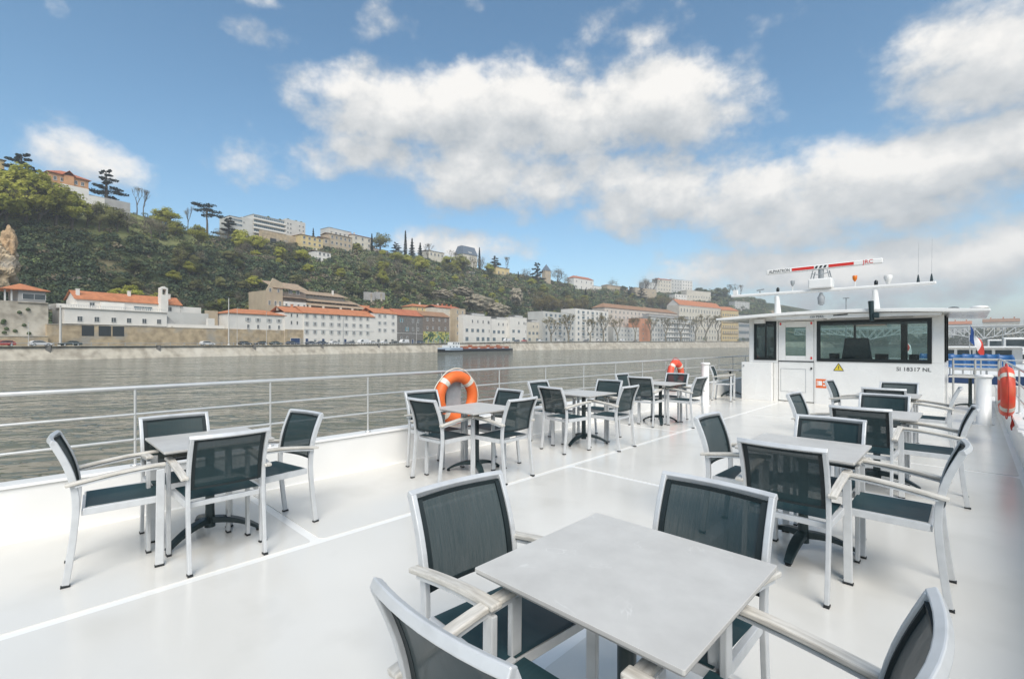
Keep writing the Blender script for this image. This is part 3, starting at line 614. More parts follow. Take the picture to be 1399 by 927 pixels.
def furniture():
    ch = make_chair(); tb = make_table(); trc = tree_of(ch); trt = tree_of(tb); first = [True, True]
    # facing: degrees, 0 = bow (+Y), 90 = port (-X), 180 = stern, -90 = starboard
    def chair(x, y, fac, label):
        if first[0]: first[0] = False; o = ch; o.location = (x, y, .0045); o.rotation_euler = (0, 0, R(fac)); o['label'] = label
        else: o = copy_tree(ch, (x, y, .0045), R(fac), label, trc)
        o['group'] = 'mesh armchairs on the deck'
    def table(x, y, rz, label):
        if first[1]: first[1] = False; o = tb; o.location = (x, y, .0045); o['label'] = label
        else: o = copy_tree(tb, (x, y, .0045), 0, label, trt)
        for c in o.children:
            if c.name.startswith('leg'): c.rotation_euler.z = R(rz)
        o['group'] = 'square cafe tables on the deck'
    side = {'b': 'facing the wheelhouse', 's': 'with back to the wheelhouse', 'p': 'facing the hill', 'r': 'with back to the hill'}
    sets = [  # row, order from the wheelhouse, table, chairs (rear foot midpoint, facing)
        ('guard rail', 4, (-4.22, 1.02, 60), dict(b=(-4.14, .21, -5), p=(-3.54, .967, 90), s=(-4.11, 1.66, 190), r=(-4.62, .88, -90))),
        ('guard rail', 3, (-4.06, 3.62, 90), dict(b=(-4.18, 3.0, 3), p=(-3.50, 3.74, 92), s=(-4.22, 4.28, 178), r=(-4.83, 3.44, -93))),
        ('guard rail', 2, (-4.14, 5.82, 30), dict(b=(-4.10, 5.04, -7), p=(-3.455, 5.89, 92), s=(-4.20, 6.57, 180), r=(-4.80, 5.6, -90))),
        ('guard rail', 1, (-4.17, 8.3, 60), dict(b=(-4.24, 7.70, 3), p=(-3.48, 8.38, 88), s=(-4.20, 9.03, 180), r=(-4.85, 8.15, -90))),
        ('middle', 4, (-.805, 1.37, 45), dict(b=(-.82, .66, 0), p=(-.115, 1.265, 90), s=(-.77, 1.96, 178), r=(-1.50, 1.28, -94))),
        ('middle', 3, (-.86, 3.87, 28), dict(b=(-.80, 3.12, 0), p=(-.085, 3.76, 90), s=(-.80, 4.37, 180), r=(-1.50, 3.91, -91))),
        ('middle', 2, (-.715, 6.26, 0), dict(b=(-.735, 5.38, 0), p=(-.03, 6.08, 92), s=(-.72, 6.84, 180), r=(-1.46, 6.36, -93))),
        ('middle', 1, (-.86, 8.70, 20), dict(b=(-.83, 7.91, 0), p=(-.165, 8.66, 90), s=(-.79, 9.2, 176), r=(-1.59, 9.02, -92)))]
    for row, k, tp, cs in sets:
        table(*tp, f'grey square cafe table on tripod foot, {ORD[k]} from wheelhouse in {row} row')
        for key, c in cs.items(): chair(*c, f'mesh armchair {side[key]} at {ORD[k]} table from wheelhouse, {row} row')
    table(-4.92, 14.0, 10, 'grey square cafe table beside the wheelhouse locker, by the guard rail')
    chair(-4.9, 12.75, -80, 'mesh armchair behind the white post, beside the wheelhouse locker')
    table(-.02, 14.75, 40, 'grey square cafe table in front of the blue seats, right of the wheelhouse')
furniture()

def lifebuoy(loc, rz, mt, label, tilt=0):
    t = thing('lifebuoy', label, 'lifebuoy', loc, rz); Rm, r = .285, .075; m = MB()
    m.tube([(0, Rm * math.cos(a), Rm * math.sin(a)) for a in np.linspace(0, 2 * math.pi, 41)[:-1]], r, 14, closed=True); m.build('ring', mt, t)
    for k in range(4):
        m = MB(); a0 = R(45 + 90 * k); m.tube([(0, Rm * math.cos(a), Rm * math.sin(a)) for a in np.linspace(a0 - .11, a0 + .11, 5)], r + .004, 14); m.build('tape_band', M['tape'], t)
    pts = []
    for i in range(40):
        a = 2 * math.pi * i / 40; rr = Rm + r + .012 + .022 * abs(math.sin(2 * (a - R(45)))); pts.append((0, rr * math.cos(a), rr * math.sin(a)))
    m = MB(); m.tube(pts, .007, 6, closed=True); m.build('grab_line', M['ropew'] if mt == M['orange'] else M['rope'], t)
    return t
def deck_things():
    for y, mt, lb in ((4.12, M['orange'], 'bright orange lifebuoy with grey bands on the guard rail, between first chairs'), (10.78, M['redor'], 'orange red lifebuoy on the guard rail beyond the chairs, near white post')):
        lb = 'bright orange lifebuoy hung on a grey holder by the third rail table' if y < 5 else 'faded red orange lifebuoy on the guard rail nearest the wheelhouse'
        lifebuoy((-5.03, y, .745), 0, mt, lb)
        h = thing('buoy_holder', 'grey holder board inside the ' + ('bright orange' if y < 5 else 'faded red orange') + ' lifebuoy on the rail', 'holder', (-5.1, y, .41))
        m = MB(); m.bb(-.012, .012, -.13, .13, .03, .62); m.build('board', M['grey'], h, bevel=.004)
        m = MB(); m.bb(-.02, .05, -.16, .16, .02, .05); m.bb(.012, .03, -.30, -.14, .25, .42); m.build('bracket', M['base'], h)
    t = lifebuoy((.36, 9.85, .79), R(1.5), M['redor'], 'red lifebuoy hung edge on beside the white post, with trailing line')
    m = MB(); m.tube([(.06, .1, -.33), (.07, .13, -.45), (.06, .05, -.52), (.07, -.06, -.47), (.06, -.02, -.40), (.05, .06, -.50), (.06, .1, -.56)], .009, 6); m.build('trailing_line', M['rope'], t)
    m = MB(); m.bb(.04, .09, -.25, .25, -.02, .08); m.build('bracket', M['steel'], t)
    for x, y, r, h, lb in ((-4.56, 11.35, .085, .985, 'white steel vent post behind the rail tables near the wheelhouse'), (.16, 12.2, .105, .865, 'stout white steel post beside the red lifebuoy')):
        t = thing('deck_post', lb, 'post', (x, y, 0))
        m = MB(); m.lathe([(r + .03, 0), (r + .03, .015), (r, .02), (r, h)], n=24); m.build('tube', M['white'], t)
        m = MB(); m.lathe([(r + .02, h), (r + .03, h + .02), (r + .01, h + .045)], n=24); m.build('cap', M['white'], t)
    for x, y, lb in ((-4.98, 5.0, 'small white socket box on deck by the guard rail tables'),):
        t = thing('socket_box', lb, 'box', (x, y, 0)); m = MB(); m.bb(-.06, .06, -.09, .09, .005, .16); m.build('case', M['white'], t, bevel=.012)
        m = MB(); m.bb(.061, .068, -.04, .04, .05, .1); m.build('cover', M['grey'], t)
    t = thing('mooring_cleat', 'white mooring cleat on the bulwark beside the red lifebuoy', 'cleat', (.5, 8.4, .42)); m = MB(); m.lathe([(.05, 0), (.04, .03), (.032, .12), (.06, .15), (.05, .17)], n=12); m.build('bollard_head', M['white'], t)
    m = MB(); m.bb(-.1, .1, -.16, .16, 0, .012); m.build('base_plate', M['white'], t)
deck_things()

# ------------------------------------------------------------------ houses of the far bank
def plaster(name, c, d=.82): return mat(name, c, .85, var=tuple(x * d for x in c), vscale=.25, bump=.02, bscale=1.5, var2=tuple(x * (d + .06) for x in c), v2scale=.9, detail=8)
B = dict(white=plaster('white_render', (.72, .69, .63), .90), cream=plaster('cream_render', (.63, .58, .48)), ochre=plaster('ochre_render', (.56, .43, .22)), yellow=plaster('yellow_render', (.63, .50, .25)),
         tan=plaster('tan_render', (.47, .385, .27)), pink=plaster('pink_render', (.62, .545, .465)), terra=plaster('terracotta_render', (.58, .27, .15)), orange=plaster('orange_render', (.58, .31, .15)),
         concrete=plaster('pale_concrete', (.55, .54, .50), .88), grey=plaster('grey_render', (.40, .39, .37)), dstone=mat('dark_stone_wall', (.13, .125, .115), .9, var=(.21, .195, .175), vscale=1.2, bump=.05, bscale=2),
         bstone=mat('brown_stone_wall', (.22, .18, .145), .9, var=(.15, .125, .105), vscale=1.0, bump=.05, bscale=2), slate=mat('slate_roof', (.10, .13, .17), .6, var=(.15, .175, .21), vscale=.8),
         roofgrey=mat('flat_roof_felt', (.30, .29, .275), .9, var=(.23, .225, .215), vscale=.6))
def tile_mat(name, a, b):
    return mat(name, a, .85, var=b, vscale=1.1, bump=.06, bscale=2.2, var2=tuple(x * .72 for x in a), v2scale=.35, detail=9)
T = dict(orange=tile_mat('orange_clay_tiles', (.52, .20, .085), (.40, .15, .07)), red=tile_mat('red_clay_tiles', (.47, .155, .075), (.36, .12, .06)), tan=tile_mat('tan_clay_tiles', (.40, .30, .20), (.31, .22, .15)), brown=tile_mat('brown_clay_tiles', (.34, .19, .10), (.27, .15, .09)))
FR = mat('window_frame_paint', (.62, .61, .58), .6); SH = mat('grey_shutter', (.40, .42, .41), .7); SHB = mat('teal_shutter', (.06, .26, .32), .6); PANE = mat('old_window_glass', (.045, .055, .06), .12, spec=.6, var=(.10, .115, .12), vscale=.35)
PANEB = mat('blue_window_glass', (.07, .115, .14), .1, spec=.7, var=(.12, .17, .2), vscale=.3)
WCACHE = {}
def window_mesh(w, h, style):
    key = (round(w, 2), round(h, 2), style)
    if key in WCACHE: return WCACHE[key]
    m = MB(); fr = .09
    m.add([(-w / 2, -.03, 0), (w / 2, -.03, 0), (w / 2, -.03, h), (-w / 2, -.03, h)], [(0, 1, 2, 3)], 1)
    for b in ((-w / 2, w / 2, 0, fr), (-w / 2, w / 2, h - fr, h), (-w / 2, -w / 2 + fr, fr, h - fr), (w / 2 - fr, w / 2, fr, h - fr)): m.bb(b[0], b[1], -.12, 0, b[2], b[3], 0)
    if w > .8: m.bb(-.035, .035, -.07, -.025, fr, h - fr, 0)
    if style in ('sill', 'shut', 'teal', 'half'): m.bb(-w / 2 - .1, w / 2 + .1, -.2, 0, -.12, 0, 0)
    if style in ('shut', 'teal'):
        for s in (-1, 1): m.bb(min(s * (w / 2 + .06), s * (w + .02)), max(s * (w / 2 + .06), s * (w + .02)), -.08, 0, 0, h, 2)
    if style == 'half': m.bb(-w / 2 + fr, w / 2 - fr, -.06, -.032, h * .5, h - fr, 2)
    me = m.mesh('window', [FR, PANEB if style == 'wide' else PANE, SHB if style == 'teal' else SH]); WCACHE[key] = me; return me
DCACHE = {}
def door_mesh(w, h):
    key = (round(w, 1), round(h, 1))
    if key not in DCACHE:
        m = MB(); m.bb(-w / 2, w / 2, -.05, 0, 0, h, 1); m.bb(-w / 2 - .12, -w / 2, -.13, 0, 0, h + .12, 0); m.bb(w / 2, w / 2 + .12, -.13, 0, 0, h + .12, 0); m.bb(-w / 2, w / 2, -.13, 0, h, h + .12, 0)
        DCACHE[key] = m.mesh('door', [FR, M['dkblue']])
    return DCACHE[key]
def roof_mesh(L, Dp, z0, rise, kind, ov, th=.18):
    m = MB(); x0, x1, y0, y1 = -ov, L + ov, -ov, Dp + ov
    if kind == 'gable':
        m.prism([(y0, z0), (Dp / 2, z0 + rise), (y1, z0), (y1, z0 + th), (Dp / 2, z0 + rise + th), (y0, z0 + th)], x0, x1, axis='x')
    elif kind == 'gableY':   # ridge runs inland
        m.prism([(x0, z0), (L / 2, z0 + rise), (x1, z0), (x1, z0 + th), (L / 2, z0 + rise + th), (x0, z0 + th)], y0, y1, axis='y')
    elif kind == 'mono':
        m.prism([(y0, z0), (y1, z0 + rise), (y1, z0 + rise + th), (y0, z0 + th)], x0, x1, axis='x')
    elif kind == 'hip':
        r = min(Dp, L) / 2 * .98; a, b = (r, L - r) if L > Dp else (L / 2 - .01, L / 2 + .01); c0 = Dp / 2
        vs = [(x0, y0, z0 + th), (x1, y0, z0 + th), (x1, y1, z0 + th), (x0, y1, z0 + th), (a, c0, z0 + rise + th), (b, c0, z0 + rise + th), (x0, y0, z0), (x1, y0, z0), (x1, y1, z0), (x0, y1, z0)]
        m.add(vs, [(0, 1, 5, 4), (1, 2, 5), (2, 3, 4, 5), (3, 0, 4), (6, 7, 1, 0), (7, 8, 2, 1), (8, 9, 3, 2), (9, 6, 0, 3), (9, 8, 7, 6)])
    else:
        m.bb(x0, x1, y0, y1, z0, z0 + th)
    return m
class House:
    def __init__(s, name, label, cat, px0, px1, o, ybase, yeave, depth=9, foot=2.0, group=None):
        if o >= 84:                                     # on the slope: as far inland as the ground under its base
            hx, hy_, hd = hit((px0 + px1) / 2, ybase); o = max(40, min(o + 20, bank(hy_) - hx)); foot += 5
        x0, y0, d0 = on_line(px0, o); x1, y1, d1 = on_line(px1, o); s.px0, s.o = px0, o
        s.p0 = (x0, y0); s.L = math.hypot(x1 - x0, y1 - y0); s.ang = math.atan2(y1 - y0, x1 - x0); s.dm = (d0 + d1) / 2
        dd = d0 if px0 >= 0 else d1
        s.zb = zat(ybase, s.dm); s.H = zat(yeave, s.dm) - s.zb; s.D = depth; s.foot = foot
        s.t = thing(name, label, cat, (x0, y0, s.zb), s.ang, group)
    def sx(s, px):
        x, y, d = on_line(px, s.o); return (x - s.p0[0]) * math.cos(s.ang) + (y - s.p0[1]) * math.sin(s.ang)
    def hz_(s, py): return zat(py, s.dm) - s.zb
    def wall(s, m, x0=0, x1=None, z0=None, z1=None, y0=0, y1=None, name='wall', gable=None):
        b = MB(); x1 = s.L if x1 is None else x1; z1 = s.H if z1 is None else z1; y1 = s.D if y1 is None else y1
        b.bb(x0, x1, y0, y1, -s.foot if z0 is None else z0, z1)
        if gable: 
            b.prism([(y0, z1), (y1, z1), ((y0 + y1) / 2, z1 + gable)], x0 + .02, x0 + .3, axis='x'); b.prism([(y0, z1), (y1, z1), ((y0 + y1) / 2, z1 + gable)], x1 - .3, x1 - .02, axis='x')
        return b.build(name, m, s.t)
    def roof(s, m, rise, kind='gable', ov=.5, z0=None, x0=0, x1=None, y0=0, D=None, th=.18):
        b = roof_mesh((s.L if x1 is None else x1) - x0, D or s.D, s.H if z0 is None else z0, rise, kind, ov, th); return b.build('roof', m, s.t, loc=(x0, y0, 0))
    def win(s, xs, zs, w=1.0, h=1.5, style='sill', y=0, skip=()):
        me = window_mesh(w, h, style)
        for i, z in enumerate(zs):
            for j, x in enumerate(xs):
                if (i, j) in skip: continue
                link('window', me, s.t, (x, y - .004, z))
    def sidewin(s, ys, zs, w=1.0, h=1.4, style='sill', x=0, rz=-90):
        me = window_mesh(w, h, style)
        for z in zs:
            for y in ys: link('window', me, s.t, (x - (.004 if rz < 0 else -.004), y, z), R(rz))
    def door(s, x, w=1.1, h=2.3, z=0, y=0): link('door', door_mesh(w, h), s.t, (x, y - .004, z))
    def chimney(s, x, y, z, m=None, h=1.6, par=None):
        b = MB(); b.bb(-.4, .4, -.3, .3, -1.2, h); b.bb(-.48, .48, -.38, .38, h, h + .15); o = b.build('chimney', m or B['cream'], s.t, loc=(x, y, z)); return o
    def band(s, x0, x1, z0, z1, m, y0=-.15, y1=0, name='band'):
        b = MB(); b.bb(x0, x1, y0, y1 - .003, z0, z1); return b.build(name, m, s.t)
def spread(a, b, n): return [a + (b - a) * (i + .5) / n for i in range(n)]

def left_bank():
    # long rubble retaining wall behind the road
    for px0, px1, o, yt, mt, lb in ((64, 330, 16.5, 447, STONE2, 'tan rubble retaining wall beneath the white bell tower house'), (-90, 66, 15, 459, STONE2, 'low tan roadside wall below the stone bastion')):
        h = House('retaining_wall', lb, 'wall', px0, px1, o, 471, yt, 2.2); h.wall(STONE2, name='stonework'); h.band(0, h.L, h.H, h.H + .2, STONE, -.1, 2.2, 'coping')
    # stone bastion with tiled pavilion
    h = House('stone_bastion', 'tall rubble stone bastion with orange tiled pavilion on top', 'building', -70, 66, 17.5, 470, 410, 14); h.wall(STONE, name='bastion')
    for k in range(9): 
        b = MB(); b.lathe([(.1, 0), (.5, .2), (.4, .6), (.1, .8)], n=6); b.build('wall_shrub', M_SCRUB, h.t, loc=(h.sx(random.uniform(2, 60)), -.1, random.uniform(2, h.H - 2)))
    a, b_ = h.sx(26), h.sx(63); h.wall(B['grey'], a, b_, h.H, h.hz_(394), .4, 9, 'pavilion_wall'); h.band(a - .3, b_ + .3, h.H - .3, h.H, STONE, -.3, 10, 'ledge')
    h.win([a + 3.0], [h.H + .6], 4.6, 1.6, 'plain', .4)
    for x in (h.sx(8), h.sx(17)): h.band(x - .15, x + .15, h.H, h.hz_(393), FR, .5, .8, 'post')
    h.roof(T['orange'], 1.9, 'hip', .8, h.hz_(394), h.sx(6), b_, .4, 8.6)
    # rock ruin above it
    # white house with bell tower over a cantilevered lower storey
    h = House('white_house', 'long white house with orange roof, terrace and small bell tower', 'house', 88, 262, 17.2, 443.5, 425, 9, foot=.2)
    h.wall(B['white'], 0, h.sx(228)); h.band(-.3, h.sx(228) + .3, h.H, h.H + .25, B['white'], -.4, 6, 'terrace_edge')
    h.band(-.2, h.sx(228), h.H + .9, h.H + 1.05, FR, -.3, -.2, 'balustrade_rail')
    for x in np.arange(.2, h.sx(226), .55): h.band(x, x + .2, h.H + .25, h.H + .9, B['white'], -.3, -.15, 'baluster')
    h.win([h.sx(p) for p in (109, 132, 155, 176, 197, 217)], [.5], 1.25, 1.5, 'plain')
    h.wall(B['white'], h.sx(118), h.sx(262), 0, h.hz_(411), 7.5, 15, 'upper_wall', gable=2.6)
    h.roof(T['orange'], 2.7, 'gable', .5, h.hz_(411), h.sx(118), h.sx(262), 7.5, 7.5)
    h.win([h.sx(p) for p in (140, 172, 247)], [h.H + 1.0], 1.3, 1.5, 'sill', 7.5); h.win([h.sx(205), h.sx(216)], [h.H + .8], 3.0, 1.3, 'wide', 7.5)
    h.wall(B['white'], h.sx(88), h.sx(118), h.H, h.H + 1.5, 6, 12, 'annex_wall'); h.wall(B['white'], h.sx(150), h.sx(183), h.H, h.hz_(413), 6.4, 7.5, 'bay_wall')
    tx0, tx1 = h.sx(231), h.sx(241); h.wall(B['white'], tx0, tx1, 0, h.hz_(397), 5.4, 7.49, 'bell_tower')
    zt_ = h.hz_(397); w = (tx1 - tx0); 
    for a_ in (tx0, tx1 - .5): h.band(a_, a_ + .5, zt_, zt_ + 1.9, B['white'], 5.6, 7.3, 'bell_pier')
    b = MB(); b.prism([(tx0, zt_ + 1.9), (tx1, zt_ + 1.9), (tx1, zt_ + 2.2), ((tx0 + tx1) / 2, zt_ + 2.8), (tx0, zt_ + 2.2)], 5.55, 7.35, axis='y'); b.build('bell_arch', B['white'], h.t)
    b = MB(); b.lathe([(.4, 0), (.3, .35), (.12, .6)], n=10); b.build('bell', M['base'], h.t, loc=((tx0 + tx1) / 2, 6.4, zt_ + .8))
    for p, y in ((123, 9), (197, 10.5), (252, 10.5)): h.chimney(h.sx(p), y, h.hz_(404 if p > 130 else 407), B['white'], 2.2)
    for p in (128, 190, 234): h.band(h.sx(p), h.sx(p) + .5, -4.2, -.1, STONE, .2, .8, 'support_pier')
    for p0, p1 in ((110, 127), (133, 150), (152, 168)): h.band(h.sx(p0), h.sx(p1), -3.6, -.4, M['dark'], -.78, -.6, 'undercroft_shade_panel')  # flat dark panels on the wall, painting the shade of the undercroft recesses
    # walls and terraces right of it
    h = House('garden_terrace', 'pale stepped garden walls right of the bell tower house', 'wall', 228, 312, 17.4, 448, 443.5, 6)
    h.wall(B['white'], 0, h.L * .93, -.5, h.H, 0, .5, 'parapet'); h.wall(B['concrete'], h.sx(229), h.sx(292), -.5, h.hz_(427), 3.5, 4.2, 'terrace_wall'); h.wall(B['white'], h.sx(284), h.sx(293), -.5, h.hz_(434), -.1, 1.2, 'gate_pier')
    h.wall(B['tan'], h.sx(291), h.sx(308), -.5, h.hz_(422), 5, 5.6, 'end_wall'); h.wall(B['white'], h.sx(262), h.sx(290), -.5, h.hz_(418), 7.5, 8, 'back_wall')
    b = MB(); b.prism([(h.sx(228), 0), (h.sx(248), 0), (h.sx(228), h.hz_(432))], .6, 2.6, axis='y'); b.build('stair_flank', B['grey'], h.t)
    # long white terrace of houses
    h = House('white_townhouse', 'low white house with orange hipped roof over a tan stone base', 'house', 313, 389, 16, 450, 429.5, 10); h.wall(B['white']); h.roof(T['orange'], 1.9, 'hip', .5)
    h.wall(STONE2, -.3, h.L + .0, -6, -.05, -.25, 10, 'stone_base')
    for i, p in enumerate((339, 352.5, 368, 381)): h.win([h.sx(p)], [h.H * .52], 1.0, 1.35, 'shut'); h.win([h.sx(p)], [h.H * .06], .95, 1.5, 'sill')
    h = House('white_townhouse', 'narrow white house with small windows and lone orange roof slope, above garage', 'house', 389, 415, 15.6, 470, 427, 10); h.wall(B['white']); h.roof(T['orange'], 2.4, 'gable', .4); h.band(0, h.L, -.5, h.hz_(450), STONE2, -.2, 0, 'stone_base')
    h.win([h.sx(398), h.sx(406)], [h.hz_(433), h.hz_(443)], .8, 1.4, 'plain'); h.door(h.sx(403), 4.0, 2.4, 0, -.2); h.chimney(h.sx(390), 5, h.H + 2); h.chimney(h.sx(409), 5, h.H + 2, B['terra'])
    h = House('white_townhouse', 'long white four storey house with seven columns of windows', 'house', 415, 511, 15.2, 470, 430.5, 11); h.wall(B['white']); h.roof(T['orange'], 2.9, 'gable', .5)
    zs = [h.hz_(p) for p in (436, 446, 456.5)]; h.win([h.sx(p) for p in (419, 430, 441, 452, 462.5, 472.5, 483, 492.5, 502)], zs, .95, 1.55, 'shut')
    for p in (419, 441, 471): h.door(h.sx(p), 1.2, 2.3)
    for p in (430, 452, 462, 482, 501): h.win([h.sx(p)], [.9], 1.3, 1.4, 'half')
    for p in (434, 452, 476, 492): h.chimney(h.sx(p), 5.6, h.H + 2.3)
    h.band(0, h.L, h.hz_(451.3), h.hz_(450.6), FR, -.12, 0, 'string_course'); h.band(h.sx(468), h.sx(468) + .15, 0, h.H, M['grey'], -.15, 0, 'downpipe')
    h = House('white_townhouse', 'white corner house with shop front beside the dark stone house', 'house', 511, 542.5, 15.2, 470, 428.5, 11); h.wall(B['white']); h.roof(T['orange'], 2.7, 'gable', .4)
    h.win([h.sx(p) for p in (518.5, 526, 537)], [h.hz_(p) for p in (434, 443.5, 453)], .95, 1.5, 'shut'); h.win([h.sx(p) for p in (517, 527, 536)], [.6], 1.6, 1.9, 'plain'); h.chimney(h.sx(532), 5, h.H + 2, B['terra']); h.chimney(h.sx(513), 5, h.H + 2, B['terra'])
    h = House('stone_house', 'dark grey stone house with teal shutters and tall pale window frames', 'house', 542.5, 577.5, 15.2, 470, 431.5, 10); h.wall(B['dstone']); h.roof(T['red'], 3.4, 'gable', .4)
    h.win([h.sx(p) for p in (548.5, 556, 564, 571)], [h.hz_(440.5), h.hz_(452)], 1.15, 1.9, 'plain', skip=((1, 0), (0, 1)))
    h.win([h.sx(548.5)], [h.hz_(440.5)], 1.0, 1.9, 'teal'); h.win([h.sx(556)], [h.hz_(452)], 1.0, 1.9, 'teal'); h.win([h.sx(548), h.sx(556)], [h.hz_(463)], 1.2, 1.4, 'plain'); h.door(h.sx(563.5), 1.2, 2.4); h.band(0, h.L, h.hz_(455.5), h.hz_(455), FR, -.12, 0, 'string_course')
    h = House('stone_house', 'brown stone house with green and yellow mural on its ground floor', 'house', 577.5, 614, 15.2, 470, 432.5, 10); h.wall(B['bstone']); h.roof(T['brown'], 2.8, 'gable', .4)
    h.win([h.sx(p) for p in (584, 591.5, 600, 608.5)], [h.hz_(438.5), h.hz_(450)], 1.05, 1.6, 'sill')
    mu = mural_mat(); h.band(h.sx(578.3), h.sx(613.5), 0, h.hz_(453), mu, -.08, 0, 'mural')
    for p in (585, 592, 601, 608): h.win([h.sx(p)], [.7], 1.0, 1.9, 'plain', -.08)
    h = House('corner_house', 'tall cream and brown corner house with red chimneys behind the mural house', 'house', 596, 629, 24, 470, 421, 9); h.wall(B['cream'], 0, h.sx(615)); h.wall(B['tan'], h.sx(615) + .01, h.L, y0=-4); h.roof(T['red'], 1.6, 'gable', .4)
    for p in (605, 611, 617, 623): h.chimney(h.sx(p), 4, h.H + 1.2, T['red'] if p > 606 else B['cream'], 1.4)
    h.win([h.sx(618), h.sx(625)], [h.hz_(p) for p in (428, 437, 447, 457)], 1.1, 1.8, 'sill', -4)
    h = House('small_house', 'small yellow house with two attic windows behind the mural roof', 'house', 563, 597, 33, 440, 419.5, 8); h.wall(B['yellow']); h.wall(B['cream'], h.sx(583), h.L, 0, h.H + .8, -.4, 2, 'gable_wall'); h.roof(T['orange'], 1.6, 'hip', .5); h.win([h.sx(588), h.sx(592.5)], [h.H - 2.2], .9, 1.6, 'plain', -.4); h.win([h.sx(570), h.sx(577)], [h.H - 1.9], .8, 1.2, 'plain'); h.chimney(h.sx(580), 4, h.H + 1.4)
    # terraced stone villa with glass bands and tan roofs
    h = House('stone_villa', 'big tan stone villa with layered roofs and glazed bands above white houses', 'villa', 364, 492, 36, 436, 403, 14, foot=8)
    xl, xm = h.sx(386), h.sx(418); h.wall(B['tan'], 0, xl, gable=0); b = MB(); b.prism([(0, h.H), (xl, h.H), (xl, h.hz_(392)), (h.sx(373), h.hz_(387))], .02, .6, axis='y'); b.build('gable', B['tan'], h.t)
    h.wall(B['bstone'], xl, xm, None, h.H, .5, 12, 'middle_wall'); h.roof(T['tan'], 3.6, 'mono', .6, h.hz_(399), h.sx(374), xm, .2, 8); h.win([h.sx(397), h.sx(407)], [h.hz_(405)], 1.6, 2.0, 'plain', .5); h.band(xl, xm, h.hz_(410), h.hz_(409), T['tan'], -.6, .5, 'eave')
    h.band(xl + .3, xm, h.hz_(421), h.hz_(415), B['white'], -.3, .5, 'white_dormer'); h.win(spread(xl, xm, 4), [h.hz_(420.5)], 1.0, 1.0, 'plain', -.3)
    h.win([h.sx(369), h.sx(380)], [h.hz_(404.5)], 1.0, 1.6, 'plain'); h.win([h.sx(368), h.sx(376), h.sx(382)], [h.hz_(421)], 1.0, 1.9, 'plain')
    for (p0, p1, yt0, yt1, yy) in ((418, 481, 398, 403, 5.0), (420, 491, 408, 412.5, 1.2)):
        h.wall(B['concrete'], h.sx(p0), h.sx(p1), 0, h.hz_(yt0 + 4.4), yy + 1.0, yy + 6, 'glazed_storey'); h.win(spread(h.sx(p0) + .5, h.sx(p1) - .5, 7), [h.hz_(yt0 + 5.5)], 3.6, 1.1, 'wide', yy + 1.0)
        h.roof(T['tan'], 2.4, 'mono', .4, h.hz_(yt0 + 3.9), h.sx(p0), h.sx(p1) + .4, yy - .6, 7.5)
    h.roof(T['tan'], 2.6, 'mono', .4, h.hz_(418.5), h.sx(418), h.sx(496), -2.0, 6); h.chimney(h.sx(470), 9, h.hz_(396), B['white'], 1.6)
    h.roof(T['orange'], 3.6, 'mono', .4, h.hz_(421), h.sx(491), h.sx(512), -1.0, 7)
    # modern white houses
    for i, (p0, p1, lb) in enumerate(((633, 671, 'modern white house with big ground windows beside the corner house'), (671, 697, 'modern white house with roof room, between two like it'), (697, 720, 'modern white house with pale grey roof box'), (720, 742, 'modern cream house end of the stepped row'))):
        h = House('modern_house', lb, 'house', p0, p1, (16, 19, 16.5, 20)[i], 467.5, (431, 436, 433.5, 440)[i], 10, group='modern white row houses'); h.wall(B['white'] if i < 3 else B['cream']); h.roof(B['roofgrey'], 0, 'flat', .05)
        h.wall(B['concrete'], h.L * .35, h.L * .8, h.H, h.H + 1.6, 2, 7, 'roof_room'); h.roof(B['roofgrey'], 0, 'flat', .4, h.H + 1.6, h.L * .3, h.L * .85, 1.6, 6)
        n = max(2, int(h.L / 4.6)); h.win(spread(.6, h.L - .6, n), [h.H * .06], 2.9, 2.3, 'wide', skip=((0, 1),)); h.win(spread(.6, h.L - .6, n), [h.H * .38], 2.6, 2.1, 'wide', skip=((0, n - 1),)); h.win(spread(.6, h.L - .6, n), [h.H * .72], 1.3, 1.9, 'plain', skip=((0, 0),)); h.win([h.L * .92], [h.H * .38, h.H * .7], .9, 2.0, 'plain'); h.band(h.L * .3, h.L * .75, h.H + .2, h.H + 1.1, FR, .1, .2, 'roof_railing'); h.band(h.L - .35, h.L - .05, 0, h.H, B['grey'], -.06, 0, 'downpipe')
    for (p0, p1, ye, lb, c, ny) in ((742, 786, 427, 'white modern apartment block with dark recessed balconies', 'concrete', 5), (786, 831, 423.5, 'taller white modern apartment block with vertical window slots', 'white', 6)):
        h = House('apartment_block', lb, 'building', p0, p1, 16, 467, ye, 14); h.wall(B[c]); h.roof(B['roofgrey'], 0, 'flat', .0); zs = [h.H * (k + .18) / ny for k in range(ny)]
        xs = spread(1, h.L - 1, 7); h.win(xs[::2], zs, 2.3, 2.3, 'wide'); h.win(xs[1::2], zs[1:], 3.6, 2.2, 'wide')
        for z in zs[1:]:
            for x in xs[1::2]: h.band(x - 1.8, x + 1.8, z - .5, z - .1, B['white'], -1.0, 0, 'balcony')
    h = House('long_building', 'pinkish render building under a long brown tiled roof', 'building', 826, 925, 34, 467, 424.5, 14); h.wall(B['pink']); h.roof(T['brown'], 4.5, 'hip', .7); h.win(spread(1, h.L - 1, 20), [h.H * k for k in (.3, .5, .7, .85)], 1.9, 2.4, 'sill')
    h = House('low_block', 'low pale block with rows of windows in front of the pinkish building', 'building', 838, 874, 16, 467, 447, 8); h.wall(B['concrete']); h.roof(B['roofgrey'], 0, 'flat', 0); h.win(spread(.5, h.L - .5, 8), [h.H * .12, h.H * .42, h.H * .72], 1.9, 1.5, 'wide')
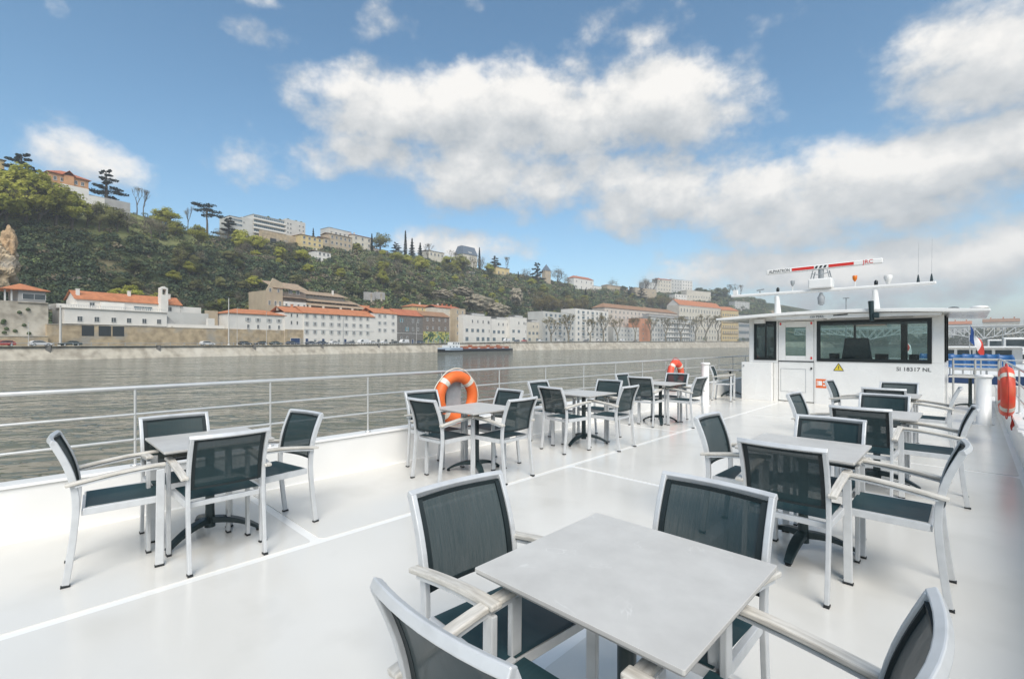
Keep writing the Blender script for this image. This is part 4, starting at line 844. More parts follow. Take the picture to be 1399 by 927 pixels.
    h = House('terracotta_block', 'terracotta orange apartment tower end', 'building', 874, 889, 15.4, 466.5, 435, 12); h.wall(B['terra']); h.roof(B['roofgrey'], 0, 'flat', .1); h.win([h.L * .3], [h.H * k for k in (.1, .3, .5, .7)], 1.6, 1.8, 'plain')
    h = House('apartment_block', 'pale apartment block with long rows of balconies beside terracotta tower', 'building', 889.5, 950, 15.6, 466.5, 435, 13); h.wall(B['concrete']); h.roof(B['roofgrey'], 0, 'flat', .6)
    zs = [h.H * (k + .12) / 5 for k in range(5)]; h.win(spread(1, h.L - 1, 17), zs, 2.2, 2.5, 'wide')
    for z in zs[1:]: h.band(h.L * .28, h.L * .85, z - .9, z + .3, B['white'], -1.3, 0, 'balcony')
    h.wall(B['grey'], h.L * .02, h.L * .9, h.H, h.H + 3, 3, 10, 'attic'); h.roof(B['roofgrey'], 0, 'flat', .4, h.H + 3, h.L * .02, h.L * .9, 3, 7)
    h = House('tall_townhouse', 'tall cream gabled townhouse under jagged orange roof', 'house', 928, 986, 34, 467, 419, 16); h.wall(B['cream'], gable=0); h.roof(T['orange'], 7, 'gable', .5); b = MB(); b.prism([(0, h.H), (16, h.H), (8, h.H + 6.9)], .01, .5, axis='x'); b.build('gable', B['white'], h.t)
    h.win(spread(1, h.L - 1, 15), [h.H * k for k in (.08, .26, .44, .62, .82)], 2.0, 3.8, 'sill'); [h.band(0, h.L, h.H * k, h.H * k + .5, B['white'], -.35, 0, 'cornice') for k in (.24, .6, .98)]
    for x in spread(2, h.L - 2, 6): h.chimney(x, 8, h.H + 6, T['orange'])
    h = House('ochre_block', 'ochre townhouse with stacked balconies and orange roof', 'house', 986, 1009, 32, 467, 424, 14); h.wall(B['ochre']); h.roof(T['orange'], 5, 'hip', .6); h.win(spread(1, h.L - 1, 7), [h.H * k for k in (.1, .28, .46, .64, .82)], 2.0, 2.6, 'plain')
    for k in (.26, .44, .62): h.band(1, h.L - 1, h.H * k, h.H * k + .9, B['tan'], -1.0, 0, 'balcony')
    h = House('glass_block', 'grey block with glazed upper floors beyond the ochre townhouse', 'building', 1006, 1030, 34, 467, 430, 20); h.wall(B['grey']); h.roof(B['slate'], 0, 'flat', .6); h.win(spread(1, h.L - 1, 12), [h.H * k for k in (.05, .3, .55, .8)], 4.0, 4.0, 'wide')

def mural_mat():
    m = bpy.data.materials.new('painted_mural'); m.use_nodes = True; N, L = m.node_tree.nodes, m.node_tree.links; b = N['Principled BSDF']; b.inputs['Roughness'].default_value = .8
    tc = N.new('ShaderNodeTexCoord'); t = N.new('ShaderNodeTexNoise'); t.inputs['Scale'].default_value = .42; t.inputs['Detail'].default_value = 2.5; t.inputs['Distortion'].default_value = 1.4; L.new(tc.outputs['Object'], t.inputs[0])
    r = N.new('ShaderNodeValToRGB'); r.color_ramp.interpolation = 'CONSTANT'; e = r.color_ramp.elements; e[0].color = (.03, .06, .04, 1); e[1].position = .40; e[1].color = (.08, .15, .06, 1)
    for p, c in ((.46, (.42, .38, .08, 1)), (.55, (.55, .52, .28, 1)), (.61, (.08, .18, .08, 1)), (.68, (.10, .28, .30, 1))): k = e.new(p); k.color = c
    L.new(t.outputs[0], r.inputs[0]); L.new(r.outputs[0], b.inputs['Base Color']); return m
M_SCRUB = mat('wall_plants', (.045, .07, .028), .9, var=(.08, .11, .04), vscale=2)
left_bank()

def hill_houses():
    h = House('hill_villa', 'orange villa with red hipped roof crowning the hill beside cedars', 'villa', 66, 121, 108, 262, 241, 12, foot=6); h.wall(B['orange']); h.roof(T['red'], 3.2, 'hip', .8); h.win(spread(1, h.L - 1, 5), [h.H * .12, h.H * .58], 1.2, 1.7, 'sill'); h.roof(T['red'], 2.2, 'gableY', .4, h.H, h.L * .35, h.L * .62, -1.0, 5); h.wall(B['orange'], h.L * .36, h.L * .61, 0, h.H, -.8, 1, 'bay_wall')
    h = House('garden_wall', 'white garden retaining wall below the orange villa', 'wall', 84, 143, 100, 272, 257, 2, foot=5); h.wall(B['white'], 0, h.L * .62, None, h.H); h.wall(B['white'], h.L * .62, h.L, None, h.H * .45, name='lower_wall')
    h = House('garden_wall', 'mossy grey retaining wall right of the orange villa terrace', 'wall', 116, 178, 102, 284, 271, 2, foot=5); h.wall(B['grey'])
    h = House('hill_house', 'ochre house behind the spreading dark cedar', 'house', -60, 6, 120, 240, 212, 10, foot=6); h.wall(B['ochre']); h.roof(B['roofgrey'], .8, 'hip', .6); h.win(spread(1, h.L - 1, 5), [h.H * .6], 1.2, 1.7)
    # modern hillside block in two wings
    h = House('hill_apartments', 'pale modern apartment block with long balconies on the hill crest', 'building', 346, 389, 128, 322, 297.5, 12, foot=6); h.wall(B['concrete']); h.roof(B['roofgrey'], 0, 'flat', .2)
    for k in range(4):
        z = h.H * (k + .2) / 4; h.win(spread(.3, h.L - .3, 8), [z + .4], 2.6, 1.6, 'wide'); h.band(0, h.L, z - .6, z + .35, B['white'], -1.3, 0, 'balcony'); 
    h.wall(B['concrete'], h.L + .01, h.sx(416), None, h.hz_(294), -1, 12, 'end_wing'); h.win([h.sx(p) for p in (392, 396, 408, 413)], [h.H * (k + .3) / 4 for k in range(4)], 1.1, 1.3, 'plain', -1)
    for p in (370, 386, 397, 408, 415): b = MB(); b.lathe([(.3, 0), (1.0, .5), (.8, 1.2), (.2, 1.6)], n=7); b.build('roof_plant', M_SCRUB, h.t, loc=(h.sx(p), 3, h.hz_(294 if p > 389 else 297)))
    h = House('hill_apartments', 'pale stair tower wing at the end of the balconied hill block', 'building', 314, 345.5, 128, 322, 297, 12, foot=6); h.wall(B['concrete'], h.L * .5, h.L, None, h.hz_(296)); h.wall(B['concrete'], 0, h.L * .5, None, h.hz_(298)); h.roof(B['roofgrey'], 0, 'flat', .2, h.hz_(298), 0, h.L * .5); h.win(spread(.5, h.L * .5, 3), [h.H * .5, h.H * .75], 3, 1.3, 'wide'); h.win([h.L * .6], [h.H * .3, h.H * .7], .9, 1.1, 'plain'); h.chimney(h.sx(340) + 6, 6, h.H)
    h = House('garden_wall', 'long tan retaining wall below the balconied hill block', 'wall', 356, 412, 121, 335, 319.5, 2, foot=5); h.wall(STONE2, name='stonework'); b = MB(); b.bb(h.sx(369), h.sx(377), -.4, -.01, -1, h.H * .45); b.build('arch_shade_block', M['dark'], h.t)  # solid dark block on the wall, its colour standing for shade inside the arch
    for (p0, p1, o, yb, ye, c, rf, rise, n, rows, lb) in (
        (411, 441, 112, 343, 323, 'yellow', 'brown', 1.4, 4, 3, 'yellow hill house with white ground floor below the apartments'),
        (441, 450, 114, 343, 325, 'tan', 'brown', 1.2, 1, 2, 'small tan link house between the yellow and the tan hill house'),
        (450, 481, 112, 345, 322, 'tan', 'tan', 1.0, 5, 3, 'tan three storey hill house with small windows'),
        (481, 509, 112, 345, 323, 'cream', 'red', 1.4, 3, 3, 'cream hill house with red roof and pale shutters'),
        (449, 480, 128, 326, 314, 'concrete', None, 0, 5, 1, 'pale stepped block behind the tan hill house'),
        (433, 452, 95, 358, 344, 'white', 'tan', .9, 3, 2, 'little white house among trees under the yellow one'),
        (344, 355, 90, 356, 349, 'white', 'tan', .8, 1, 1, 'tiny white hut among bushes on the slope'),
        (510, 531, 120, 348, 341, 'pink', 'brown', 1.0, 2, 1, 'low pink garden house with arched opening beside cypress'),
        (586, 607, 125, 352, 344, 'cream', 'tan', .9, 4, 1, 'low cream wall house left of the slate roofed mansion'),
        (640, 649, 100, 377, 371, 'white', 'brown', 1.2, 1, 1, 'tiny white cottage below the slate roofed mansion'),
        (678, 696, 108, 377, 366, 'yellow', 'brown', .9, 3, 1, 'small yellow house half hidden by trees on the ridge'),
        (784, 811, 118, 396, 381, 'white', 'red', 3.2, 4, 2, 'white hill villa with red pyramid roof'),
        (811, 822, 117, 398, 391, 'white', None, 0, 2, 1, 'low white annex beside the white hill villa'),
        (830, 858, 118, 400, 391, 'tan', 'tan', 1.5, 5, 1, 'low tan long house on the far ridge'),
        (868, 897, 100, 410, 394, 'tan', None, 0, 3, 2, 'square tan stone building on the far slope'),
        (880, 898, 150, 396, 386, 'concrete', None, 0, 5, 2, 'pale far block left of the red roofed one'),
        (898, 917, 150, 398, 382, 'cream', 'red', 2.0, 5, 3, 'cream far block with red roof on the ridge'),
        (917, 932, 140, 400, 382, 'concrete', None, 0, 4, 4, 'tall pale far block on the ridge'),
        (932, 946, 140, 400, 383.5, 'white', None, 0, 4, 4, 'tall white far block beside the pale one'),
        (922, 938, 85, 412, 402, 'white', None, 0, 4, 2, 'white block above the orange roofs'),
        (938, 971, 88, 410, 397.5, 'cream', None, 0, 9, 1, 'long cream windowless block above the orange roofs'),
        (1004, 1024, 90, 424, 412, 'concrete', None, 0, 9, 4, 'broad pale block behind the mast beam'),
        ):
        h = House('hill_house', lb, 'house', p0, p1, o, yb, ye, 10, foot=7); h.wall(B[c])
        if rf: h.roof(T[rf], rise, 'hip' if rise > 1.3 else 'gable', .5)
        else: h.roof(B['roofgrey'], 0, 'flat', .2)
        hw = h.H / rows; h.win(spread(.5, h.L - .5, n), [hw * (k + .25) for k in range(rows)], min(1.6, h.L / n * .45), min(2.4, hw * .5), 'sill' if hw > 2 else 'plain')
        if h.L > 9: h.chimney(h.L * .3, 5, h.H + rise * .8)
    # mansion with slate roof
    h = House('mansion', 'mansion with steep blue slate roof on the ridge', 'house', 633, 652, 128, 356, 348, 12, foot=5); h.wall(B['cream']); b = MB(); L_, z0, z1 = h.L, h.H, h.hz_(336.5)
    b.add([(-.5, -.5, z0), (L_ + .5, -.5, z0), (L_ + .5, 12, z0), (-.5, 12, z0), (1.2, 2.5, z1), (L_ - 1.2, 2.5, z1), (L_ - 1.2, 9, z1), (1.2, 9, z1)], [(0, 1, 5, 4), (1, 2, 6, 5), (2, 3, 7, 6), (3, 0, 4, 7), (4, 5, 6, 7), (3, 2, 1, 0)]); b.build('roof', B['slate'], h.t)
    h.win(spread(.5, L_ - .5, 3), [z0 * .3], 1.2, 1.8); h.band(L_ * .38, L_ * .62, z0, z0 + 2.6, B['white'], .2, 2.6, 'dormer'); h.win([L_ * .5], [z0 + .5], 1.1, 1.5, 'plain', .2); h.chimney(L_ * .15, 6, z1 - .8); h.chimney(L_ * .9, 6, z1 - .8)
    h = House('hill_tower', 'round cornered tan tower with pointed slate cap among ridge trees', 'tower', 745, 752.5, 112, 390, 369.5, 5, foot=6); h.wall(B['tan']); b = MB(); c = h.L / 2; z0 = h.H; z1 = h.hz_(360.5)
    b.add([(-.4, -.4, z0), (h.L + .4, -.4, z0), (h.L + .4, 5.4, z0), (-.4, 5.4, z0), (c, 2.5, z1)], [(0, 1, 4), (1, 2, 4), (2, 3, 4), (3, 0, 4), (3, 2, 1, 0)]); b.build('roof', B['slate'], h.t); h.win([c], [h.H * .3, h.H * .65], .9, 1.6, 'plain')
    # stone retaining walls and rock faces on the slope
    for (p0, p1, o, yb, yt, lb) in ((34, 60, 90, 388, 380, 'broken tan retaining wall on the slope above the pavilion'), (62, 128, 90, 385, 376, 'long low tan retaining wall across the slope behind the white house'), (500, 512, 45, 405, 399, 'pale concrete retaining wall panel on the slope'), (514, 526, 47, 404, 399, 'second pale concrete retaining panel on the slope')):
        h = House('retaining_wall', lb, 'wall', p0, p1, o, yb, yt, 2, foot=-3.5 if o > 80 else 2); h.wall(STONE2 if p0 < 200 else B['grey'], name='stonework')
        for x in np.arange(3, h.L, 4.5): h.band(x, x + .8, -3, h.H - .4, STONE, -.5, 0, 'buttress')
hill_houses()

def rock(label, px, py, o, w, h, dep, seed, m=STONE2, name='rock_face'):
    x, y, d = on_line(px, o); rr = random.Random(seed); mb = bmesh.new(); bmesh.ops.create_icosphere(mb, subdivisions=5, radius=1); from mathutils import noise as mn
    off = [rr.uniform(0, 9) for _ in range(3)]
    for v in mb.verts:
        c = v.co.copy(); n_ = .22 * math.sin(c.x * 4 + off[0]) * math.cos(c.y * 5 + off[1]) + .12 * math.sin(c.z * 9 + off[2] + c.x * 6) + .07 * math.sin(c.y * 15 + c.z * 13)
        n_ += .16 * mn.noise(c * 3 + Vector(off)) + .13 * abs(mn.noise(c * 7 + Vector(off))) + .07 * mn.noise(c * 15); q = math.floor((c.z + n_) * 6) / 6 * .16; v.co = Vector((c.x * (1 + n_ + q) * w / 2, c.y * (1 + n_) * dep / 2, (c.z * (1 + n_ * .5)) * h / 2))
    me = bpy.data.meshes.new(name); mb.to_mesh(me); mb.free(); me.materials.append(m)
    o_ = link(name, me, None, (x, y, zat(py, d)), R(100)); tag(o_, label, 'rock'); return o_
ROCKM = mat('weathered_rock', (.33, .285, .21), .95, var=(.19, .165, .12), vscale=.5, bump=.15, bscale=1.2, var2=(.12, .125, .07), v2scale=.3, detail=10)
rock('ragged tan rock face beneath the pointed crag above the bastion', -4, 366, 44, 8, 12, 8, 1, STONE2)
rock('pointed orange tan crag rising over the bastion', 13, 336, 46, 3.0, 11, 3.4, 2, mat('crag_stone', (.50, .35, .20), .9, var=(.36, .25, .15), vscale=.6, bump=.1, bscale=1.5))
rock('grey boulder bank beside the pointed crag', -14, 352, 48, 10, 14, 8, 5, STONE2)
for k, (px, py, o, w, h_) in enumerate(((655, 414, 52, 24, 11), (680, 424, 48, 20, 10), (606, 402, 60, 14, 6), (634, 398, 64, 18, 6), (706, 405, 68, 11, 14))):
    rock(('broad tan rock cliff above the white modern houses', 'low rock shoulder beside the rock cliff', 'pale rock step above the corner house', 'narrow pale ledge over the rock cliff', 'steep rock slab in the dark wood right of cliff')[k], px, py, o, w, h_, 10, 20 + k, ROCKM)

# ------------------------------------------------------------------ cars, barge, poles on the far quay
def paint(name, c): return mat(name, c, .28, spec=.5, coat=.5, var=tuple(x * .93 for x in c), vscale=2)
CARS = dict(red=paint('red_car_paint', (.42, .03, .02)), white=paint('white_car_paint', (.72, .72, .71)), black=paint('black_car_paint', (.015, .02, .022)), blue=paint('dark_blue_car_paint', (.025, .045, .085)), grey=paint('grey_car_paint', (.16, .17, .18)), green=paint('dark_green_car_paint', (.02, .04, .035)))
def car_parts(kind):
    L, Hh, W = (4.3, 1.48, 1.76) if kind == 'hatch' else (4.6, 1.42, 1.8) if kind == 'saloon' else (5.0, 2.1, 1.95)
    if kind == 'van': prof_ = [(-2.5, .35), (2.5, .35), (2.52, .85), (2.3, 1.05), (1.55, 1.95), (1.3, 2.08), (-2.4, 2.1), (-2.5, 1.9)]; glz = [(2.1, 1.12), (1.5, 1.88), (.55, 1.9), (.5, 1.12)]
    elif kind == 'hatch': prof_ = [(-2.1, .3), (2.1, .3), (2.16, .6), (2.05, .8), (1.05, .95), (.25, 1.42), (-.3, 1.48), (-1.5, 1.42), (-2.05, .95), (-2.15, .6)]; glz = [(.95, .96), (.25, 1.36), (-.35, 1.42), (-1.4, 1.36), (-1.8, .98)]
    else: prof_ = [(-2.25, .3), (2.25, .3), (2.3, .6), (2.2, .78), (1.05, .92), (.3, 1.36), (-.4, 1.42), (-1.1, 1.36), (-1.75, .98), (-2.2, .92), (-2.3, .6)]; glz = [(.95, .94), (.3, 1.3), (-.4, 1.36), (-1.05, 1.3), (-1.6, .98)]
    b = MB(); b.prism(prof_, -W / 2, W / 2, axis='y')
    g = MB()
    for s in (-1, 1): g.prism(glz, s * W / 2, s * (W / 2 + .012), axis='y')
    wh = []
    return b, g, (L, W)
CMESH = {}
def make_wheel():
    m = MB(); m.tube([(0, -.11, 0), (0, .11, 0)], .33, 16); return m.mesh('tyre', M['cap'])
def make_rim():
    m = MB(); m.tube([(0, -.118, 0), (0, .118, 0)], .2, 12); return m.mesh('rim', M['steel'])
TY, RM = make_wheel(), make_rim()
def car(px, o, kind, col, label, rev=False):
    key = (kind, col); 
    if key not in CMESH:
        b, g, dims = car_parts(kind); CMESH[key] = (b.mesh('body', CARS[col], bevel=.07, seg=2), g.mesh('side_window', M['wglass']), dims)
    bm_, gm, (L, W) = CMESH[key]; x, y, d = on_line(px, o); dx = bank(y + 2) - bank(y - 2); ang = math.atan2(4, dx) + (math.pi if rev else 0)
    t = thing('parked_car', label, 'car', (x, y, quay(y) + .024), ang, 'cars parked along the quay'); link('body', bm_, t); link('side_window', gm, t)
    for sx in (-1, 1):
        for sy in (-1, 1): w = link('wheel', TY, t, (sx * L * .3, sy * (W / 2 - .1), .33)); link('rim', RM, w)
for a in ((4, 'hatch', 'red', 'red car parked below the stone bastion'), (55, 'hatch', 'white', 'white car below the bastion, beside the pale pole'), (96, 'saloon', 'green', 'very dark car parked right of the pale pole'), (283, 'hatch', 'white', 'white estate car under the garden terrace walls'),
          (335, 'hatch', 'black', 'black car first below the low hipped house'), (356, 'hatch', 'black', 'black car second below the low hipped house'), (377, 'saloon', 'green', 'long dark green car below the hipped house end'), (399, 'hatch', 'blue', 'dark blue car in front of the garage'),
          (425, 'saloon', 'blue', 'dark blue saloon before the four storey house, by the first door'), (441, 'hatch', 'blue', 'dark blue hatchback before the four storey house'), (457, 'hatch', 'white', 'white hatchback before the four storey house'), (478, 'saloon', 'grey', 'grey saloon before the four storey house'),
          (496, 'van', 'white', 'white van before the long house end'), (509, 'hatch', 'white', 'white hatchback before the corner house'), (524, 'hatch', 'white', 'white car at the shop front'), (538, 'saloon', 'black', 'black saloon before the dark stone house'), (552, 'van', 'white', 'white van before the dark stone house'), (575, 'hatch', 'blue', 'blue hatchback between stone house and mural'),
          (692, 'van', 'white', 'white van before the modern row'), (706, 'hatch', 'blue', 'blue hatchback before the modern row'), (716, 'hatch', 'red', 'red hatchback before the modern row'), (738, 'hatch', 'white', 'white hatchback at the end of the modern row'), (764, 'saloon', 'white', 'white saloon before the recessed balcony block'), (778, 'hatch', 'grey', 'grey hatchback before the recessed balcony block'), (800, 'saloon', 'blue', 'blue saloon before the slotted apartment block'), (818, 'hatch', 'white', 'white hatchback before the slotted apartment block'), (850, 'van', 'white', 'white van before the low pale block'), (868, 'hatch', 'grey', 'grey hatchback before the low pale block'), (905, 'saloon', 'white', 'white saloon before the long balcony block'), (925, 'hatch', 'black', 'black hatchback before the long balcony block')):
    car(a[0], 9.5 if a[0] < 300 else 9.0, a[1], a[2], a[3], rev=(hash(a[3][:3]) % 2 == 0) if False else (int(a[0]) % 2 == 0))

def pole(px, o, py_top, label, r=.12):
    x, y, d = on_line(px, o); h = zat(py_top, d) - quay(y); t = thing('street_pole', label, 'pole', (x, y, quay(y)))
    m = MB(); m.tube([(0, 0, 0), (0, 0, h)], [r, r * .6], 8); m.build('shaft', B['concrete'], t); m = MB(); m.lathe([(r * 2, 0), (r * 2, .3), (r * 1.1, .5)], n=10); m.build('base', B['concrete'], t)
    m = MB(); m.box((.4, 0, h - .15), (.9, .12, .12)); m.build('lamp_arm', M['grey'], t)
for a in ((82.5, 13, 417, 'thick pale pole between the bastion and the white house', .3), (312.5, 14, 407, 'pale pole left of the low hipped house', .22), (324, 8, 420, 'slim lamp pole before the low hipped house', .09), (364, 8, 425, 'slim lamp pole below the stone villa', .09), (468, 8, 432, 'slim lamp pole before the four storey house', .09), (569, 8, 440, 'slim lamp pole before the dark stone house', .09), (39, 8, 440, 'slim lamp pole before the bastion', .08)): pole(*a)

def barge():
    x0, y0, d0 = on_line(602, -5.5); x1, y1, d1 = on_line(700, -5.5); L = math.hypot(x1 - x0, y1 - y0); t = thing('barge', 'old black hulled barge with rust orange hold and white wheelhouse, moored at the quay', 'boat', (x0, y0, WATER), math.atan2(y1 - y0, x1 - x0))
    def hullsec(z0, z1, ins): return [(0 + ins, -2.4), (L * .08, -2.6), (L * .9, -2.6), (L - ins, -.6), (L - ins, .6), (L * .9, 2.6), (L * .08, 2.6), (ins, 2.4)], z0, z1
    p, a, b_ = hullsec(-.5, 1.25, .3); m = MB(); m.prism(p, a, b_, axis='z'); m.build('hull', M['black'], t, bevel=.05)
    m = MB(); m.prism([(q[0] - .05 if q[0] > L / 2 else q[0] - .1, q[1] * 1.02) for q in p if True], 1.255, 1.5, axis='z'); m.build('gunwale', M['dkblue'], t)
    m = MB(); m.bb(L * .01, L * .22, -2.62, 2.62, .9, 2.2); m.build('stern_bulwark', mat('pale_blue_paint', (.42, .50, .58), .5), t, bevel=.03)
    cab = mat('barge_white_paint', (.72, .73, .72), .5, var=(.6, .61, .6), vscale=1); m = MB(); m.bb(L * .05, L * .2, -1.9, 1.9, 1.5, 3.4); m.build('cabin', cab, t, bevel=.05)
    m = MB(); m.bb(L * .11, L * .2, -1.6, 1.6, 3.4, 4.9); wh = m.build('wheelhouse', cab, t, bevel=.05)
    for q in (.125, .155, .183): m = MB(); m.bb(L * q - .4, L * q + .4, -1.65, -1.605, 3.9, 4.6); m.build('window', M['wglass'], wh)
    for q in (.08, .12, .16): m = MB(); m.bb(L * q - .35, L * q + .35, -1.95, -1.905, 2.3, 2.9); m.build('window', M['wglass'], t)
    rust = mat('rust_orange_hatch', (.42, .14, .06), .7, var=(.28, .09, .05), vscale=.7)
    m = MB()
    for k in range(7): a = L * (.235 + .095 * k); m.bb(a, a + L * .09, -2.0, 2.0, 1.5, 2.75 + .1 * (k % 2))
    m.build('hold_cover', rust, t, bevel=.04)
    m = MB(); m.bb(L * .24, L * .86, -2.25, -2.2, 1.5, 2.2); m.build('hold_side', rust, t)
    for q in (.3, .42, .55, .66, .78): m = MB(); m.bb(L * q, L * q + 2.2, -2.3, -2.255, 1.7, 2.1); m.build('side_window', cab, t)
    for q in (.35, .6, .75): m = MB(); m.bb(L * q, L * q + 1.6, -1, .6, 2.8, 3.5); m.build('deck_locker', rust, t)
    for q in (.56, .05, .97): m = MB(); m.tube([(L * q, 0, 1.5), (L * q, 0, 4.4 if q > .1 else 3.9)], .06, 6); m.build('mast', M['grey'], t)
    m = MB(); m.tube([(L * .56, 0, 4.0), (L * .7, 0, 3.6)], .07, 6); m.build('boom', M['grey'], t)
barge()

def bridge():
    Y = 640.0; ang = 0; t = thing('truss_bridge', 'white steel truss road bridge on stone piers crossing the river ahead', 'bridge', (0, Y, 0))
    st = mat('bridge_white_steel', (.80, .80, .77), .6, var=(.70, .70, .68), vscale=.2); x0, x1 = -150, 126; zt_ = 17.2; piers = [-81, 6, 93]
    def zb(x):
        dd = min(abs(x - p) for p in piers); return zt_ - 4.4 - 6.6 * max(0, 1 - dd / 34) ** 1.6
    m = MB(); m.bb(x0, x1, -5, 5, zt_ + .6, zt_ + 1.4); m.build('road_deck', B['concrete'], t)
    m = MB(); m.bb(x0, x1, -5.2, -5.0, zt_ + 1.4, zt_ + 2.4); m.build('parapet', st, t)
    step = 6.9
    for side in (-4.4, 4.4):
        m = MB(); m.bb(x0, x1, side - .3, side + .3, zt_ - .1, zt_ + .6); m.build('top_chord', st, t)
        xs = np.arange(x0, x1, step / 2); m = MB(); m.sweep([(x, side, zb(x)) for x in xs], (0, 1, 0), .6, .7); m.build('bottom_chord', st, t)
        for i, x in enumerate(np.arange(x0, x1 - step, step)):
            a = min(abs(x - p) for p in piers); s = 1
            near = min(piers, key=lambda p: abs(x + step / 2 - p)); fw = x + step / 2 > near
            m = MB(); m.sweep([(x, side, zt_ if not fw else zb(x)), (x + step, side, zb(x + step) if not fw else zt_)], (0, 1, 0), .5, .62); m.sweep([(x, side, zb(x)), (x, side, zt_)], (0, 1, 0), .4, .45); m.build('truss_web', st, t)
    for p in piers:
        m = MB(); m.prism([(p - 1.6, -8), (p + 1.6, -8), (p + 1.25, zb(p) - .4), (p - 1.25, zb(p) - .4)], -5.5, 5.5, axis='y'); m.build('pier', STONE, t)
bridge()

def flag(loc, h, lean, colors, label, w=.8, hh=.6):
    t = thing('flag', label, 'flag', loc); m = MB(); m.tube([(0, 0, 0), (lean, 0, h)], .018, 6); m.build('staff', M['steel'], t)
    k = len(colors)
    for i, c in enumerate(colors):
        m = MB(); vs = []; n_ = 8; q = 4
        for a in range(n_ + 1):
            for b in range(q + 1):
                u = (i + b / q) / k; v = a / n_; # hanging cloth, stripes side by side, drooping
                vs.append((lean + .04 + u * w * (.55 + .15 * math.sin(v * 3)) + .03 * math.sin(9 * u + 4 * v), .06 * math.sin(8 * u + 3 * v), h - v * hh * .55 - u * .75 * hh - .03 * math.sin(5 * u)))
        m.add(vs, [(a * (q + 1) + b, a * (q + 1) + b + 1, (a + 1) * (q + 1) + b + 1, (a + 1) * (q + 1) + b) for a in range(n_) for b in range(q)], 0, True); m.build('stripe', c, t)
FW, FB, FRD = mat('flag_white', (.75, .74, .72), .8), mat('flag_blue', (.03, .08, .25), .8), mat('flag_red', (.62, .06, .04), .8)
